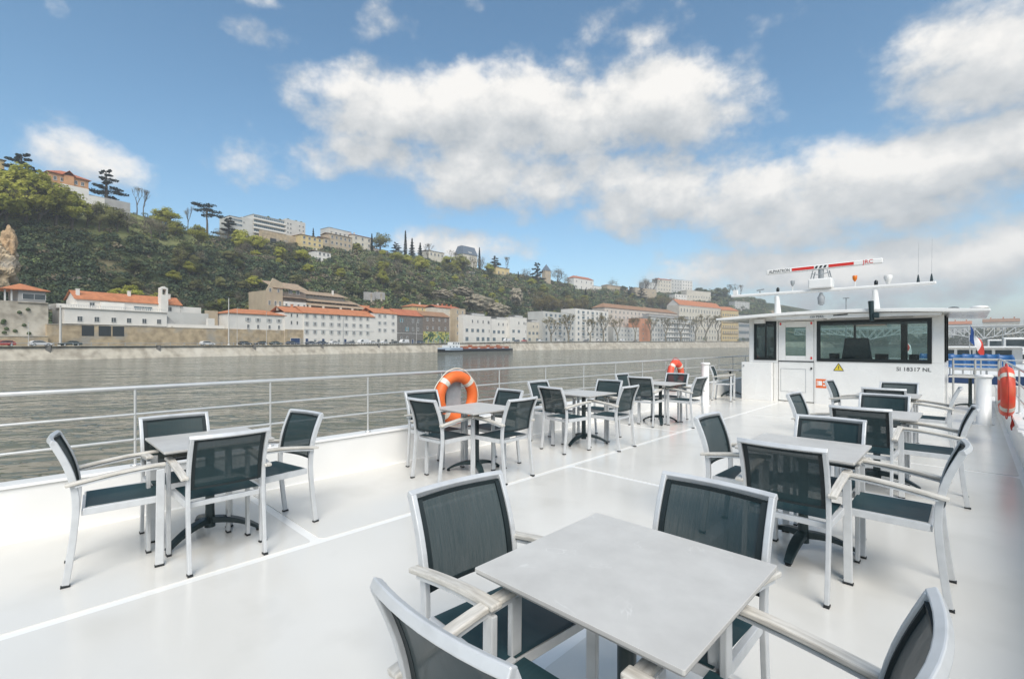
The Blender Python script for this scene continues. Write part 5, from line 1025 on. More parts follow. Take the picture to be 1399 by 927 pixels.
def ahead():
    # boat moored ahead with blue deck seats
    t = thing('passenger_boat', 'white open boat with raised stern rail, moored ahead of the bow', 'boat', (.2, 19.6, 0))
    m = MB(); m.prism([(-2.6, WATER - .4), (2.6, WATER - .4), (2.9, .30), (-2.9, .30)], 0, 34, axis='y'); m.build('hull', M['white'], t, bevel=.03)
    m = MB(); m.bb(-2.9, 2.9, 0, .1, .305, .55); m.build('stern_board', M['dkblue'], t)
    m = MB(); m.bb(-2.0, 2.0, 22, 31, .305, 1.25); cb = m.build('cabin', M['white2'], t, bevel=.05)
    for x in np.arange(-1.7, 1.7, .85): m = MB(); m.bb(x, x + .7, 21.94, 21.99, .65, 1.1); m.build('window', M['wglass'], cb)
    m = MB(); m.bb(-2.2, 2.2, 21.5, 31.4, 1.25, 1.32); m.build('canopy', M['white'], cb)
    for z in (.75, 1.0): m = MB(); m.tube([(-2.8, .12, z), (2.8, .12, z)], .02, 6); m.build('stern_rail', M['steel'], t)
    for x in (-2.8, -1.4, 0, 1.4, 2.8): m = MB(); m.tube([(x, .12, .3), (x, .12, 1.0)], .02, 6); m.build('stanchion', M['steel'], t)
    def seat(x, y, lb):
        s = thing('blue_seat', lb, 'seat', (x, y, .305), 0, 'blue bucket seats on the boat ahead')
        m = MB(); vs = []
        for a in range(9):
            for b in range(7):
                u = (b / 6 - .5); v = a / 8; back = max(0, (v - .45) / .55); vs.append((u * .44 * (1 - .25 * back ** 3), .42 * min(1, v / .45) + .06 * back - .06 * (2 * u) ** 2 * back - .2, .40 - .02 * (1 - 4 * u * u) + .44 * back + .05 * (2 * u) ** 2 * (1 - back)))
        m.add(vs, [(a * 7 + b, a * 7 + b + 1, (a + 1) * 7 + b + 1, (a + 1) * 7 + b) for a in range(8) for b in range(6)], 0, True); o = m.build('shell', M['blue'], s); o.modifiers.new('thickness', 'SOLIDIFY').thickness = .025
        m = MB(); m.tube([(-.15, 0, 0), (-.15, 0, .39)], .02, 6); m.tube([(.15, 0, 0), (.15, 0, .39)], .02, 6); m.build('leg_frame', M['steel'], s)
    q4 = ('first', 'second', 'third', 'fourth')
    for i, y in enumerate((1.2, 2.6)):
        for k4, x in enumerate((-.5, .05, .6, 1.15) if i == 0 else (-.75, -.2, .35, .9)): seat(.2 + x - .6, 19.6 + y, f'{q4[k4]} blue bucket seat from the wheelhouse side, row ' + ('by the stern rail' if i == 0 else 'nearer the cabin'))
    # flags
    for px, d, pyt, cs, lb, w_, h_ in ((1327, 18, 444, (FB, FW, FRD), 'blue white and red flag on a leaning staff beyond the blue seats', .6, .95), (1281, 25, 455, (FB, FW, FRD), 'blue white and red flag close to the wheelhouse corner', .5, .75), (1233, 23, 457, (FW, FRD, FW), 'red and white flag seen through the wheelhouse glass', .6, .8)):
        rx, ry = ray(px); flag((rx * d, ry * d, .3), zat(pyt, d) - .3, -.08, cs, lb, w_, h_)
    # more moored boats beyond
    for k, (x, y, L, lb, c) in enumerate(((3.6, 60, 14, 'small white motor cruiser beyond the flags', 'white'), (8.5, 66, 22, 'blue and white passenger boat by the right bank', 'dkblue'), (9.0, 96, 24, 'long white trip boat before the bridge', 'white'), (11, 44, 16, 'white cruiser by the right bank with dark windows', 'white'), (4.4, 36, 11, 'small white launch just beyond the blue seats', 'white'), (3.0, 84, 18, 'slim white boat tied beyond the motor cruiser', 'white'), (14, 84, 20, 'dark blue hulled boat tied along the right quay', 'dkblue'))):
        t = thing('moored_boat', lb, 'boat', (x, y, WATER)); W_ = 2.1 if L < 20 else 2.6
        m = MB(); m.prism([(-W_, 0), (-W_ * .8, -L * .02), (W_ * .8, -L * .02), (W_, 0), (W_, L * .75), (0, L), (-W_, L * .75)], -.4, 1.5, axis='z'); m.build('hull', M[c], t, bevel=.05)
        m = MB(); m.bb(-W_ * .8, W_ * .8, L * .15, L * .7, 1.5, 3.3); cb = m.build('cabin', M['white2'], t, bevel=.1)
        for q in np.arange(L * .18, L * .66, 1.9):
            for s in (-1, 1): m = MB(); m.bb(min(s * W_ * .8, s * (W_ * .8 + .02)), max(s * W_ * .8, s * (W_ * .8 + .02)), q, q + 1.4, 2.2, 2.95); m.build('window', M['wglass'], cb)
        m = MB(); m.bb(-W_ * .7, W_ * .7, L * .15 - .03, L * .15 - .002, 2.1, 2.95); m.build('rear_window', M['wglass'], cb)
        m = MB(); m.bb(-W_ * .7, W_ * .7, L * .3, L * .52, 3.3, 4.5); m.build('upper_cabin', M['white2'], cb, bevel=.1); m = MB(); m.bb(-W_ * .6, W_ * .6, L * .3 - .03, L * .3 - .002, 3.6, 4.3); m.build('rear_window', M['wglass'], cb)
        m = MB(); m.tube([(0, L * .4, 4.5), (0, L * .4, 6.2)], .05, 6); m.build('mast', M['grey'], t)
    # right bank: stone quay, plain houses, masts
    me = MB(); me.prism([(24, -30), (30, 300), (60, 900), (900, 900), (900, -30)], -6.5, 1.5, axis='z'); tag(me.build('right_bank', STONE), 'stone right bank quay beyond the moored boats', 'quay', kind='structure')
    for k, (x, y, w, d_, h, c, rf, lb) in enumerate(((46, 700, 26, 18, 17, 'cream', 'orange', 'cream city house right of the bridge, first behind the boats'), (76, 705, 24, 18, 18.5, 'pink', 'orange', 'pinkish city house with orange roof right of bridge'), (106, 710, 26, 18, 17.5, 'white', 'brown', 'white city house with brown roof right of bridge'), (140, 716, 28, 18, 19, 'tan', 'orange', 'tan city house with orange roof right of bridge'), (10, 800, 30, 18, 18, 'cream', 'brown', 'cream city house behind the bridge middle'), (-34, 810, 34, 18, 17, 'concrete', 'orange', 'pale city house behind the bridge pier'), (-78, 820, 36, 18, 19, 'pink', 'brown', 'pinkish city house behind the bridge, left'), (-122, 830, 36, 20, 18, 'tan', 'orange', 'tan city house behind the far bridge end'))):
        h *= 1.45; t = thing('city_house', lb, 'house', (x, y, 1.5)); m = MB(); m.bb(0, w, 0, d_, 0, h); m.build('wall', B[c], t); roof_mesh(w, d_, h, 4, 'gable', .5).build('roof', T[rf], t)
        wm_ = window_mesh(1.3, 2.0, 'sill')
        for z in np.linspace(2, h - 5, 6):
            for xx in spread(.5, w - .5, 7): link('window', wm_, t, (xx, -.004, z))
        for xx in (w * .2, w * .55, w * .85): m = MB(); m.bb(xx, xx + 1.2, d_ * .45, d_ * .55, h + 2.5, h + 6); m.build('chimney', B['terra'], t)
    # far shore meadow so that the river ends
    m = MB(); m.prism([(-190, 800), (140, 800), (300, 3200), (-300, 3200)], -6.5, 1.2, axis='z'); tag(m.build('far_bank', GRND), 'low far bank where the river bends away', 'bank', kind='structure')
    x, y, d = 0, 0, 0
    rx, ry = ray(1156); dd = 70; t = thing('mast_light_pole', 'grey light mast standing beyond the wheelhouse roof', 'pole', (rx * dd, ry * dd, WATER)); m = MB(); hh = zat(407, dd) - WATER; m.tube([(0, 0, 0), (0, 0, hh)], .07, 6); m.build('shaft', M['grey'], t); m = MB(); m.box((0, 0, hh), (.75, .35, .1)); m.build('lamp_head', M['grey'], t)
ahead()

# ------------------------------------------------------------------ vegetation
def leaf_mat(name, c, c2, rnd=.25):
    m = bpy.data.materials.new(name); m.use_nodes = True; N, L = m.node_tree.nodes, m.node_tree.links; b = N['Principled BSDF']; b.inputs['Roughness'].default_value = .7; b.inputs['Specular IOR Level'].default_value = .15
    tc = N.new('ShaderNodeTexCoord'); t = N.new('ShaderNodeTexNoise'); t.inputs['Scale'].default_value = .55; t.inputs['Detail'].default_value = 5; L.new(tc.outputs['Object'], t.inputs[0])
    r = N.new('ShaderNodeValToRGB'); r.color_ramp.elements[0].position = .33; r.color_ramp.elements[1].position = .68; r.color_ramp.elements[0].color = (*c, 1); r.color_ramp.elements[1].color = (*c2, 1); L.new(t.outputs[0], r.inputs[0])
    oi = N.new('ShaderNodeObjectInfo'); hs = N.new('ShaderNodeHueSaturation'); mr = N.new('ShaderNodeMapRange'); mr.inputs[3].default_value = 1 - rnd; mr.inputs[4].default_value = 1 + rnd; L.new(oi.outputs['Random'], mr.inputs[0]); L.new(mr.outputs[0], hs.inputs['Value']); L.new(r.outputs[0], hs.inputs['Color'])
    L.new(hs.outputs[0], b.inputs['Base Color'])
    tr = N.new('ShaderNodeBsdfTranslucent'); L.new(hs.outputs[0], tr.inputs[0]); mx = N.new('ShaderNodeMixShader'); mx.inputs[0].default_value = .48; out = N['Material Output']; L.new(b.outputs[0], mx.inputs[1]); L.new(tr.outputs[0], mx.inputs[2]); L.new(mx.outputs[0], out.inputs[0]); return m
LM = dict(spring=leaf_mat('spring_leaves', (.36, .38, .068), (.50, .48, .115)), olive=leaf_mat('olive_leaves', (.185, .195, .075), (.29, .28, .125)), grey=leaf_mat('budding_twigs', (.24, .212, .145), (.34, .30, .205)),
          dark=leaf_mat('dark_needles', (.018, .036, .028), (.04, .062, .045), .15), bud=leaf_mat('yellow_brown_buds', (.21, .17, .06), (.29, .235, .095)), green=leaf_mat('green_leaves', (.095, .122, .043), (.165, .185, .07)))
BARK = mat('tree_bark', (.085, .07, .052), .9, var=(.13, .11, .085), vscale=2); PBARK = mat('pale_bark', (.24, .21, .15), .9, var=(.15, .13, .09), vscale=1.2)
def leaves_mesh(name, pts, size, m, seed, flat=0.0, cen=None):
    rg = np.random.default_rng(seed); n = len(pts); pts = np.asarray(pts)
    a = rg.normal(size=(n, 3)); a[:, 2] *= (1 - flat); a /= np.linalg.norm(a, axis=1)[:, None] + 1e-6
    if cen is not None:                                    # leaves lie roughly on the crown's surface
        nn = pts - np.array(cen); nn /= np.linalg.norm(nn, axis=1)[:, None] + 1e-6; nn = nn + rg.normal(size=(n, 3)) * .45; nn /= np.linalg.norm(nn, axis=1)[:, None]; a -= nn * (a * nn).sum(1)[:, None]; a /= np.linalg.norm(a, axis=1)[:, None] + 1e-6
    b = rg.normal(size=(n, 3)) if cen is None else np.cross(nn, a); b[:, 2] *= (1 - flat); b -= a * (a * b).sum(1)[:, None]; b /= np.linalg.norm(b, axis=1)[:, None] + 1e-6
    s = size * rg.uniform(.55, 1.3, (n, 1)); s2 = s * rg.uniform(.45, .9, (n, 1)); v = np.empty((n, 4, 3)); v[:, 0] = pts - a * s; v[:, 1] = pts - b * s2; v[:, 2] = pts + a * s; v[:, 3] = pts + b * s2
    me = bpy.data.meshes.new(name); me.vertices.add(n * 4); me.vertices.foreach_set('co', v.reshape(-1)); me.loops.add(n * 4); me.loops.foreach_set('vertex_index', np.arange(n * 4, dtype=np.int32)); me.polygons.add(n); me.polygons.foreach_set('loop_start', np.arange(0, n * 4, 4, dtype=np.int32)); me.update(calc_edges=True); me.materials.append(m); return me
def limbs(mb, p, d, L, r, depth, rg, spread=.7, up=.25, tips=None, n=5):
    q = p + d * L; mid = p + d * L * .5 + Vector((rg.uniform(-1, 1), rg.uniform(-1, 1), 0)) * L * .06; mb.tube([p, mid, q], [r, r * .85, r * .68], n, cap=False)
    if tips is not None and depth <= 2: tips.append(q)
    if depth == 0: return
    for k in range(rg.choice((2, 3)) if depth > 1 else 2 + (rg.random() > .5)):
        v = Vector((rg.uniform(-1, 1), rg.uniform(-1, 1), rg.uniform(-.3, .8))); nd = (d * .75 + v * spread + Vector((0, 0, up))).normalized(); limbs(mb, q - d * L * rg.uniform(0, .25), nd, L * rg.uniform(.6, .82), r * .62, depth - 1, rg, spread, up, tips, 4)
def lobes_points(lobes, n, rg, shell=.55):
    out = []; wts = np.array([l[3] * l[4] for l in lobes]); wts = wts / wts.sum()
    for l, k in zip(lobes, rg.multinomial(n, wts)):
        d = rg.normal(size=(k, 3)); d /= np.linalg.norm(d, axis=1)[:, None]; rr = shell + (1 - shell) * rg.random((k, 1)) ** .5; q = d * rr * np.array([l[3], l[3], l[4]]) + np.array(l[:3]); out.append(q)
    return np.concatenate(out)
TV = {}
def tree_variant(kind, i):
    key = (kind, i)
    if key in TV: return TV[key]
    rg = random.Random(hash(kind) % 1 + i * 13 + len(kind)); g = np.random.default_rng(i * 7 + len(kind)); mb = MB(); tips = []
    if kind in ('spring', 'olive', 'grey', 'bud', 'green'):      # unit: 10 m tall
        limbs(mb, Vector((0, 0, -.8)), Vector((rg.uniform(-.08, .08), rg.uniform(-.08, .08), 1)).normalized(), 3.4, .26, 4, rg, .75, .22, tips)
        lobes = []
        for _ in range(34):                                    # uneven clumps through an egg-shaped volume
            v = Vector((rg.gauss(0, 1), rg.gauss(0, 1), rg.gauss(0, 1))).normalized() * rg.random() ** .4; w_ = 1 - .35 * max(0, v.z)
            lobes.append((v.x * 3.0 * w_, v.y * 3.0 * w_, 5.7 + v.z * 3.1, rg.uniform(.7, 1.35), rg.uniform(.55, 1.0)))
        n = {'spring': 3400, 'olive': 2000, 'green': 3200, 'grey': 1000, 'bud': 1700}[kind]; P = lobes_points(lobes, n, g, .3); me = leaves_mesh('crown', P, {'grey': .13, 'bud': .18}.get(kind, .24), LM[kind], i, 0, (0, 0, 4.6))
        tk = mb.mesh('trunk', BARK if kind != 'bud' else PBARK)
    elif kind == 'plane':                                        # pollarded quay plane, 16 m
        limbs(mb, Vector((0, 0, -.5)), Vector((0, 0, 1)), 5.2, .42, 5, rg, .62, .3, tips); ts = [t for t in tips if t.z > 6]; lobes = [(t.x, t.y, t.z, .8, .7) for t in rg.sample(ts, min(50, len(ts)))]; me = leaves_mesh('crown', lobes_points(lobes, 1100, g, .2), .17, LM['bud'], i); tk = mb.mesh('trunk', PBARK)
    elif kind == 'bare':
        limbs(mb, Vector((0, 0, -.5)), Vector((0, 0, 1)), 3.2, .2, 5, rg, .55, .3, tips); lobes = [(t.x, t.y, t.z, .5, .5) for t in tips[-40:]]; me = leaves_mesh('crown', lobes_points(lobes, 260, g, .2), .1, LM['grey'], i); tk = mb.mesh('trunk', BARK)
    elif kind == 'cedar':                                        # tiered flat plates, 12 m
        mb.tube([(0, 0, -.5), (.1, 0, 6), (0, .1, 11)], [.45, .3, .06], 7); lobes = []
        for k in range(16):
            z = 3 + 8 * k / 15; rr = (1 - .75 * k / 15) * rg.uniform(3.2, 5.2); a = k * 2.4 + rg.uniform(-.4, .4)
            for q in (.45, .8): lobes.append((math.cos(a) * rr * q, math.sin(a) * rr * q, z + rg.uniform(-.2, .4), rr * .36, .38))
            mb.tube([(0, 0, z - .5), (math.cos(a) * rr * .9, math.sin(a) * rr * .9, z)], [.12, .03], 4, cap=False)
        me = leaves_mesh('crown', lobes_points(lobes, 3000, g, .15), .26, LM['dark'], i, .5); tk = mb.mesh('trunk', BARK)
    elif kind == 'cypress':                                      # 10 m
        mb.tube([(0, 0, -.5), (0, 0, 9)], [.18, .04], 6); P = []
        for _ in range(1500): z = .4 + 9.6 * rg.random(); r_ = .75 * math.sin(min(1, z / 3) * 1.57) * (1 - max(0, z - 3) / 7.2) ** .8 + .05; a = rg.uniform(0, 6.28); q = r_ * rg.random() ** .4; P.append((math.cos(a) * q, math.sin(a) * q, z))
        me = leaves_mesh('crown', P, .2, LM['dark'], i); tk = mb.mesh('trunk', BARK)
    elif kind == 'pine':                                         # umbrella pine, 10 m
        mb.tube([(0, 0, -.5), (.3, 0, 4), (.1, .2, 7.5)], [.28, .2, .12], 7); lobes = []
        for k in range(13): a = k * 2.1; rr = rg.uniform(.6, 3.2); z = rg.choice((6.6, 7.6, 8.8, 9.3)) - rr * .25; lobes.append((math.cos(a) * rr, math.sin(a) * rr, z, rg.uniform(.9, 1.5), .33)); mb.tube([(.1, .2, 5.5 + k * .12), (math.cos(a) * rr, math.sin(a) * rr, z)], [.09, .03], 4, cap=False)
        me = leaves_mesh('crown', lobes_points(lobes, 1400, g, .1), .22, LM['dark'], i, .3); tk = mb.mesh('trunk', BARK)
    elif kind == 'conifer':
        mb.tube([(0, 0, -.5), (0, 0, 9.5)], [.22, .04], 6); P = []
        for _ in range(1700): z = .8 + 9 * rg.random(); r_ = 2.5 * (1 - z / 10.2) * (.65 + .35 * math.sin(z * 5)); a = rg.uniform(0, 6.28); q = r_ * rg.random() ** .5; P.append((math.cos(a) * q, math.sin(a) * q, z - q * .25))
        me = leaves_mesh('crown', P, .24, LM['dark'], i); tk = mb.mesh('trunk', BARK)
    TV[key] = (tk, me); return TV[key]
UNIT = dict(plane=16.0, cedar=11.6, bare=9.0, cypress=10, pine=9.6, conifer=10)
CNT = [0]
NAMES = dict(spring='spring_tree', olive='olive_green_tree', grey='budding_tree', bud='budding_tree', green='leafy_tree', plane='plane_tree', bare='bare_tree', cedar='cedar_tree', cypress='cypress_tree', pine='umbrella_pine', conifer='conifer_tree')
def plant(kind, x, y, z, h, label, group=None, wide=1.0):
    CNT[0] += 1; tk, cr = tree_variant(kind, CNT[0] % (4 if kind in ('spring', 'olive', 'grey', 'bud', 'green') else 3 if kind in ('plane', 'bare') else 2)); s = h / UNIT.get(kind, 9.4)
    t = thing(NAMES[kind], label, 'tree', (x, y, z), random.uniform(0, 6.28), group, (s * wide, s * wide, s)); link('trunk', tk, t); link('crown', cr, t)
def tree_px(kind, px, yb, yt, label, group=None, wide=1.0, o=None):
    if o is None: x, y, d = hit(px, yb); 
    else: x, y, d = on_line(px, o)
    z = hz(x, y) if o is None else zat(yb, d); zb_ = min(z, zat(yb, d)) if o is None else z
    plant(kind, x, y, zb_, zat(yt, d) - zb_, label, group, wide)
for a in (  # kind, column, foot, top, label, group, width
    ('cedar', 30, 262, 208, 'spreading dark cedar left of the orange villa', None, 1.5), ('cedar', 145, 272, 231, 'dark dense cedar right of the orange villa', None, 1.15),
    ('spring', 36, 308, 222, 'tallest yellow green tree below the orange villa', None, 1.05), ('spring', 76, 310, 243, 'broad yellow green tree under the villa terrace', None, 1.2), ('spring', 8, 312, 246, 'yellow green tree in front of the spreading cedar', None, 1.2),
    ('spring', 56, 313, 236, 'yellow green tree between the tallest and the broad one', None, 1.15), ('spring', 20, 300, 228, 'high yellow green tree beneath the spreading cedar', None, 1.2), ('spring', 98, 314, 262, 'small yellow green tree at the grove end', None, 1.2), ('spring', -8, 316, 238, 'yellow green tree at the grove start beside the crag', None, 1.2), ('spring', 150, 306, 281, 'light green tree under the mossy wall end', None, 1.3), ('spring', 240, 326, 300, 'light green tree at the terrace crest', None, 1.3),
    ('olive', 98, 312, 265, 'thin olive tree between yellow green trees and garden wall', None, 1.0), ('grey', 120, 312, 270, 'grey budding tree below the garden retaining walls', None, 1.1), ('olive', 136, 316, 274, 'olive tree below the mossy retaining wall', None, 1.1), ('olive', 160, 318, 280, 'olive tree right of the mossy retaining wall', None, 1.1),
    ('grey', 176, 318, 285, 'grey budding tree on the terrace slope', None, 1.2), ('grey', 206, 326, 292, 'brownish budding tree on the green terrace', None, 1.2), ('spring', 226, 318, 281, 'yellow green tree on the crest left of bare tree', None, 1.3), ('grey', 218, 328, 296, 'low brown budding tree at the terrace edge', None, 1.2),
    ('bare', 187, 280, 250, 'bare slender tree on the hill crest right of the cedar', None, .9), ('bare', 196, 282, 255, 'second bare tree beside the slender one on the crest', None, .9), ('bare', 257, 314, 278, 'bare tree on the crest beside the umbrella pine', None, .8),
    ('pine', 283, 309, 278, 'dark umbrella pine on the crest', None, 1.25), ('cedar', 312, 324, 297, 'low dark cedar left of the balconied hill block', None, 1.4), ('spring', 272, 338, 305, 'round pale green tree below the umbrella pine', None, 1.25), ('grey', 300, 336, 308, 'grey green tree below the low cedar', None, 1.2),
    ('spring', 329, 345, 312, 'bright yellow green tree below the stair tower wing', None, 1.2), ('spring', 352, 348, 317, 'bright yellow green tree before the tan retaining wall', None, 1.3), ('grey', 336, 350, 328, 'reddish budding shrub tree between bright green trees', None, 1.1), ('olive', 383, 352, 331, 'olive tree below the arch of the tan wall', None, 1.2), ('spring', 383, 358, 336, 'light green tree below the tan retaining wall end', None, 1.2), ('spring', 411, 362, 337, 'light green tree left of the little white house', None, 1.2),
    ('grey', 398, 350, 326, 'grey tree before the long tan wall', None, 1.0), ('conifer', 428, 322, 311, 'small dark conifer behind the yellow hill house', None, .8), ('spring', 488, 347, 331, 'green tree before the cream hill house', None, 1.3), ('cypress', 508, 348, 319, 'short dark cypress at the cream hill house', None, .9), ('olive', 520, 340, 315, 'tall open tree behind the pink garden house', None, 1.2),
    ('cypress', 554, 347, 315, 'tall thin cypress standing on the skyline', None, .8), ('cedar', 541, 348, 331, 'rounded dark tree left of the tall cypress', None, 1.5), ('conifer', 563, 348, 325, 'dark conifer right of the tall cypress', None, 1.1), ('conifer', 574, 349, 331, 'squat dark conifer beside the taller dark conifer', None, 1.2), ('bare', 584, 347, 328, 'bare round tree right of the dark conifers', None, 1.1), ('bare', 619, 352, 338, 'bare tree left of the slate roofed mansion', None, 1.2),
    ('spring', 541, 362, 341, 'round green tree below the dark conifers, left', None, 1.4), ('spring', 557, 364, 346, 'round green tree below the tall cypress', None, 1.3), ('spring', 575, 377, 348, 'round green tree with bare stem below the conifers', None, 1.2), ('grey', 543, 376, 351, 'grey budding tree amid round green trees', None, 1.2), ('spring', 523, 376, 353, 'light green tree left of the grey budding tree', None, 1.1), ('spring', 523, 396, 366, 'pale green tree above the concrete panels', None, .9), ('olive', 498, 384, 360, 'olive tree on the slope under the cream hill house', None, 1.1), ('grey', 506, 372, 346, 'grey tree under the pink garden house', None, 1.1),
    ('spring', 614, 373, 346, 'green tree left below the mansion', None, 1.2), ('spring', 630, 375, 346, 'green tree straight below the mansion', None, 1.2), ('grey', 646, 374, 346, 'grey tree right below the mansion', None, 1.0), ('grey', 658, 376, 347, 'tall grey poplar like tree right of the mansion', None, .7), ('cypress', 655, 356, 338, 'small cypress right of the mansion', None, .8), ('spring', 669, 378, 358, 'round green tree right of the grey poplar', None, 1.2),
    ('olive', 540, 404, 383, 'olive tree above the mural house roof', None, 1.2), ('olive', 586, 410, 388, 'light olive tree above the small yellow house', None, 1.0), ('green', 553, 404, 386, 'green tree above the dark stone house', None, 1.3), ('green', 490, 410, 391, 'dark green tree beside the stone villa roof', None, 1.4), ('green', 478, 404, 386, 'dark tree behind the villa chimney', None, 1.2),
    ('cypress', 641, 428, 412, 'dark cypress before the rock cliff', None, 1.6), ('cypress', 649, 430, 414, 'second dark cypress before the rock cliff', None, 1.6), ('cypress', 708, 388, 371, 'dark cypress below the small yellow ridge house', None, 1.3), ('cedar', 734, 390, 358, 'big dark cedar left of the slate capped tower', None, 1.0), ('cedar', 676, 360, 350, 'dark bush cedar on the ridge', None, 1.5), ('bare', 692, 364, 347, 'bare round tree on the ridge left of tower', None, 1.2),
    ('grey', 762, 392, 362, 'broad grey tree right of the slate capped tower', None, 1.3), ('grey', 774, 394, 374, 'lower grey tree between tower and white villa', None, 1.2), ('grey', 718, 388, 364, 'grey tree left of the big dark cedar', None, 1.1),
    ('conifer', 800, 408, 394, 'dark rounded conifer below the white hill villa', None, 1.4), ('conifer', 808, 411, 399, 'lower dark conifer below the white hill villa', None, 1.4), ('cedar', 862, 411, 391, 'dark pine left of the square tan building', None, 1.2), ('cedar', 876, 412, 392, 'dark pine touching the square tan building', None, 1.2),
    ('grey', 838, 386, 378, 'small round bare tree on the far ridge', None, 1.2), ('grey', 882, 386, 376, 'round bare tree beside the far blocks', None, 1.2), ('bare', 893, 386, 376, 'second round bare tree beside the far blocks', None, 1.2)):
    tree_px(*a)
for px in (738, 746, 757, 766, 776, 788, 797): tree_px('bud', px, 428 + (px % 5), 397 + (px * 7 % 9), 'yellow brown budding tree in the grove above the modern apartment blocks', 'budding grove above the modern apartment blocks', 1.3)
for px in (848, 862, 890, 903, 918): tree_px('bud', px, 424, 401 + (px * 3 % 7), 'yellow brown budding tree behind the long brown tiled roof', 'budding trees behind the brown roof', 1.3)
PLW = {786: 'before the recessed balcony block', 831: 'before the slotted apartment block', 874: 'before the low pale block', 890: 'before the terracotta tower', 953: 'before the long balcony block', 999: 'before the cream gabled townhouse'}
for px in (753, 776, 806, 824, 843, 868, 889, 910, 930, 950, 965, 981): tree_px('plane', px, 467 - (px - 750) * .012, 424 + (px * 5 % 8), 'knobbly plane tree with few yellow leaves ' + PLW[min(p for p in PLW if p >= px)], 'plane trees along the far quay', 1.15, 6.5)
for px in (955, 963, 972, 981, 990): tree_px('green' if px % 2 else 'olive', px, 409, 389 + (px * 3 % 7), 'green tree on the far ridge right of the blocks', 'green trees on the far ridge', 1.3)
for px in (996, 1004, 1012): tree_px('bare', px, 402, 386, 'bare tree on the far ridge above the mast beam', 'bare trees on the far ridge', 1.2)
# the mixed wood on the slope
rgw = random.Random(11); tries = 0; made = 0
WL = dict(green='dark green tree in the dense slope wood', olive='olive tree in the dense slope wood', grey='grey budding tree in the dense slope wood', spring='light green tree in the dense slope wood')
HOUSE_PX = [(364, 496, 384, 436), (60, 150, 250, 283), (411, 510, 318, 346), (784, 822, 376, 398), (633, 652, 335, 356), (432, 454, 342, 359), (344, 420, 318, 336)]
while made < 290 and tries < 4000:
    tries += 1; px = rgw.uniform(150, 985); t_ = rgw.random()
    yr = zat(0, 1); x, y, d = on_line(px, 40 + 88 * t_ ** .9); z = hz(x, y); py = HY - (z - EYE) * FPX / d
    hgt = rgw.uniform(4.5, 9.5) * (1 + max(0, y - 200) / 900); ptop = py - hgt * FPX / d
    if any(a - 3 < px < b + 3 and c < ptop + (py - ptop) * .3 and ptop < e for a, b, c, e in HOUSE_PX): continue
    if px < 330 and (py < 345 or meadow(x, y, z)): continue
    k = rgw.choices(('green', 'olive', 'grey', 'spring'), (.34, .26, .28, .12) if px < 330 else (.14, .28, .32, .26))[0]; zn = ('behind the bell tower house' if px < 320 else 'above the stone villa' if px < 500 else 'above the terrace roofs' if px < 635 else 'around the rock cliff' if px < 735 else 'above the apartment blocks'); plant(k, x, y, z - .3, hgt, WL[k].split(' in the')[0] + (' low' if t_ < .45 else ' high') + ' on the wooded slope ' + zn, 'mixed wood on the slope', rgw.uniform(1.0, 1.5)); made += 1

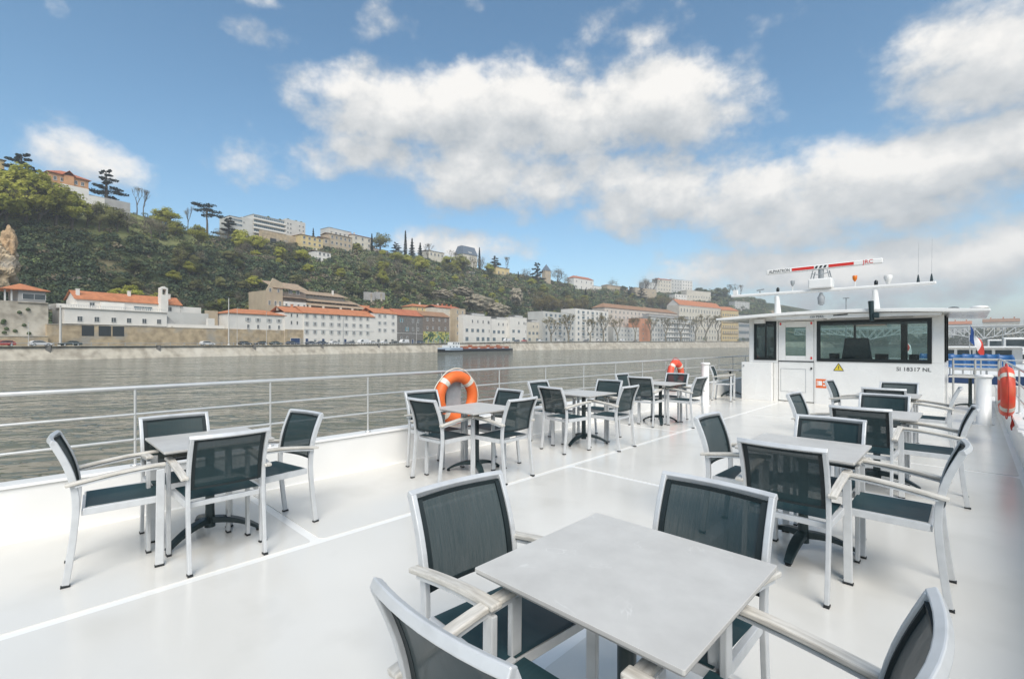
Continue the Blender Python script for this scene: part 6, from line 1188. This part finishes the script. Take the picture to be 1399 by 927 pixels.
def scrub():
    g = np.random.default_rng(3); cen = []; col = []; rad = []
    pal = np.array([(.036, .056, .032), (.052, .076, .040), (.076, .096, .044), (.125, .12, .064), (.14, .118, .08), (.105, .135, .05)])
    n = 0
    while n < 22000:
        px = g.uniform(-25, 1045); o = 34 + 106 * g.random(); x, y, d = on_line(px, o)
        if y > 1000: continue
        z = hz(x, y); py = HY - (z - EYE) * FPX / d
        if any(a < px < b and c < py < e for a, b, c, e in HOUSE_PX[3:4]): continue
        w = math.sin(x * .05 + 2) + math.sin(y * .037) + .8 * math.sin(x * .13 + y * .09)
        top = (o - 34) / 106
        if meadow(x, y, z) and g.random() < .93: continue      # grassy terraces on the left shoulder
        if w > 1.55 and g.random() < .4: continue
        if px < 420 and top < .6 and not meadow(x, y, z): p = [.34, .34, .2, .06, .03, .03]
        elif meadow(x, y, z): p = [.02, .06, .2, .3, .12, .3]
        elif px > 420 and g.random() < .6: p = [.06, .12, .24, .22, .16, .2]
        elif w < -.6: p = [.2, .25, .2, .12, .13, .1]
        else: p = [.16, .2, .24, .14, .1, .16]
        c = pal[g.choice(6, p=p)] * g.uniform(.75, 1.3) * (1.0 if px < 420 else 1.25); r = g.uniform(.8, 2.5) * (1 + max(0, d - 200) / 420)
        cen.append((x, y, z + r * .35)); col.append(c); rad.append(r); n += 1
    cen = np.array(cen); col = np.array(col); rad = np.array(rad); K = 42; N_ = len(cen)
    dd = g.normal(size=(N_, K, 3)); dd /= np.linalg.norm(dd, axis=2)[..., None]; dd *= (.5 + .5 * g.random((N_, K, 1)) ** .5); dd[..., 2] = np.abs(dd[..., 2]) * .85 - .15
    P = (cen[:, None] + dd * rad[:, None, None]).reshape(-1, 3); C = np.repeat(col, K, 0) * g.uniform(.9, 1.12, (N_ * K, 1)); S = np.repeat(rad, K) * .21
    nn = dd.reshape(-1, 3) + np.array([0, 0, .25]); nn = nn / (np.linalg.norm(nn, axis=1)[:, None] + 1e-6) + g.normal(size=P.shape) * .4; nn /= np.linalg.norm(nn, axis=1)[:, None]
    a = g.normal(size=P.shape); a -= nn * (a * nn).sum(1)[:, None]; a /= np.linalg.norm(a, axis=1)[:, None]; b = np.cross(nn, a)
    S = S[:, None] * g.uniform(.6, 1.3, (len(P), 1)); v = np.empty((len(P), 4, 3)); v[:, 0] = P - a * S; v[:, 1] = P - b * S * .7; v[:, 2] = P + a * S; v[:, 3] = P + b * S * .7; n = len(P)
    me = bpy.data.meshes.new('hillside_scrub'); me.vertices.add(n * 4); me.vertices.foreach_set('co', v.reshape(-1)); me.loops.add(n * 4); me.loops.foreach_set('vertex_index', np.arange(n * 4, dtype=np.int32)); me.polygons.add(n); me.polygons.foreach_set('loop_start', np.arange(0, n * 4, 4, dtype=np.int32)); me.update(calc_edges=True)
    at = me.color_attributes.new('plant_colour', 'FLOAT_COLOR', 'POINT'); cc = np.ones((n, 4, 4), dtype=np.float32); cc[..., :3] = C[:, None]; at.data.foreach_set('color', cc.reshape(-1))
    m = bpy.data.materials.new('scrub_leaves'); m.use_nodes = True; N, L = m.node_tree.nodes, m.node_tree.links; bs = N['Principled BSDF']; bs.inputs['Roughness'].default_value = .75; bs.inputs['Specular IOR Level'].default_value = .15; ca = N.new('ShaderNodeVertexColor'); ca.layer_name = 'plant_colour'; L.new(ca.outputs[0], bs.inputs['Base Color']); me.materials.append(m)
    tag(link('hillside_scrub', me), 'dense scrub and ivy covering the steep hillside', 'scrub', kind='stuff')
scrub()

def far_wood():
    g = np.random.default_rng(9); n = 34000; X = g.uniform(-150, 330, n); Y = 770 + g.random(n) * 60; top = 16 + 4 * np.sin(X * .05) + 3 * np.sin(X * .17 + 1) + 2 * np.sin(X * .41); Z = 1 + g.random(n) ** .7 * top
    me = leaves_mesh('far_wood', np.stack([X, Y, Z], 1), .8, LM['green'], 4); tag(link('far_wood', me), 'far belt of trees closing the river beyond the bridge', 'wood', kind='stuff')
far_wood()

def haze():
    m = MB(); m.bb(-4000, 4000, -4000, 4000, -8.2, 118); o = m.build('haze', [])
    mt = bpy.data.materials.new('valley_air'); mt.use_nodes = True; N, L = mt.node_tree.nodes, mt.node_tree.links; N.remove(N['Principled BSDF'])
    v = N.new('ShaderNodeVolumePrincipled'); v.inputs['Color'].default_value = (.95, .965, .98, 1); v.inputs['Density'].default_value = .0005; v.inputs['Anisotropy'].default_value = .2; L.new(v.outputs[0], N['Material Output'].inputs['Volume'])
    o.data.materials.append(mt); tag(o, 'thin pale air haze lying over the river valley', 'haze', kind='stuff')
haze()
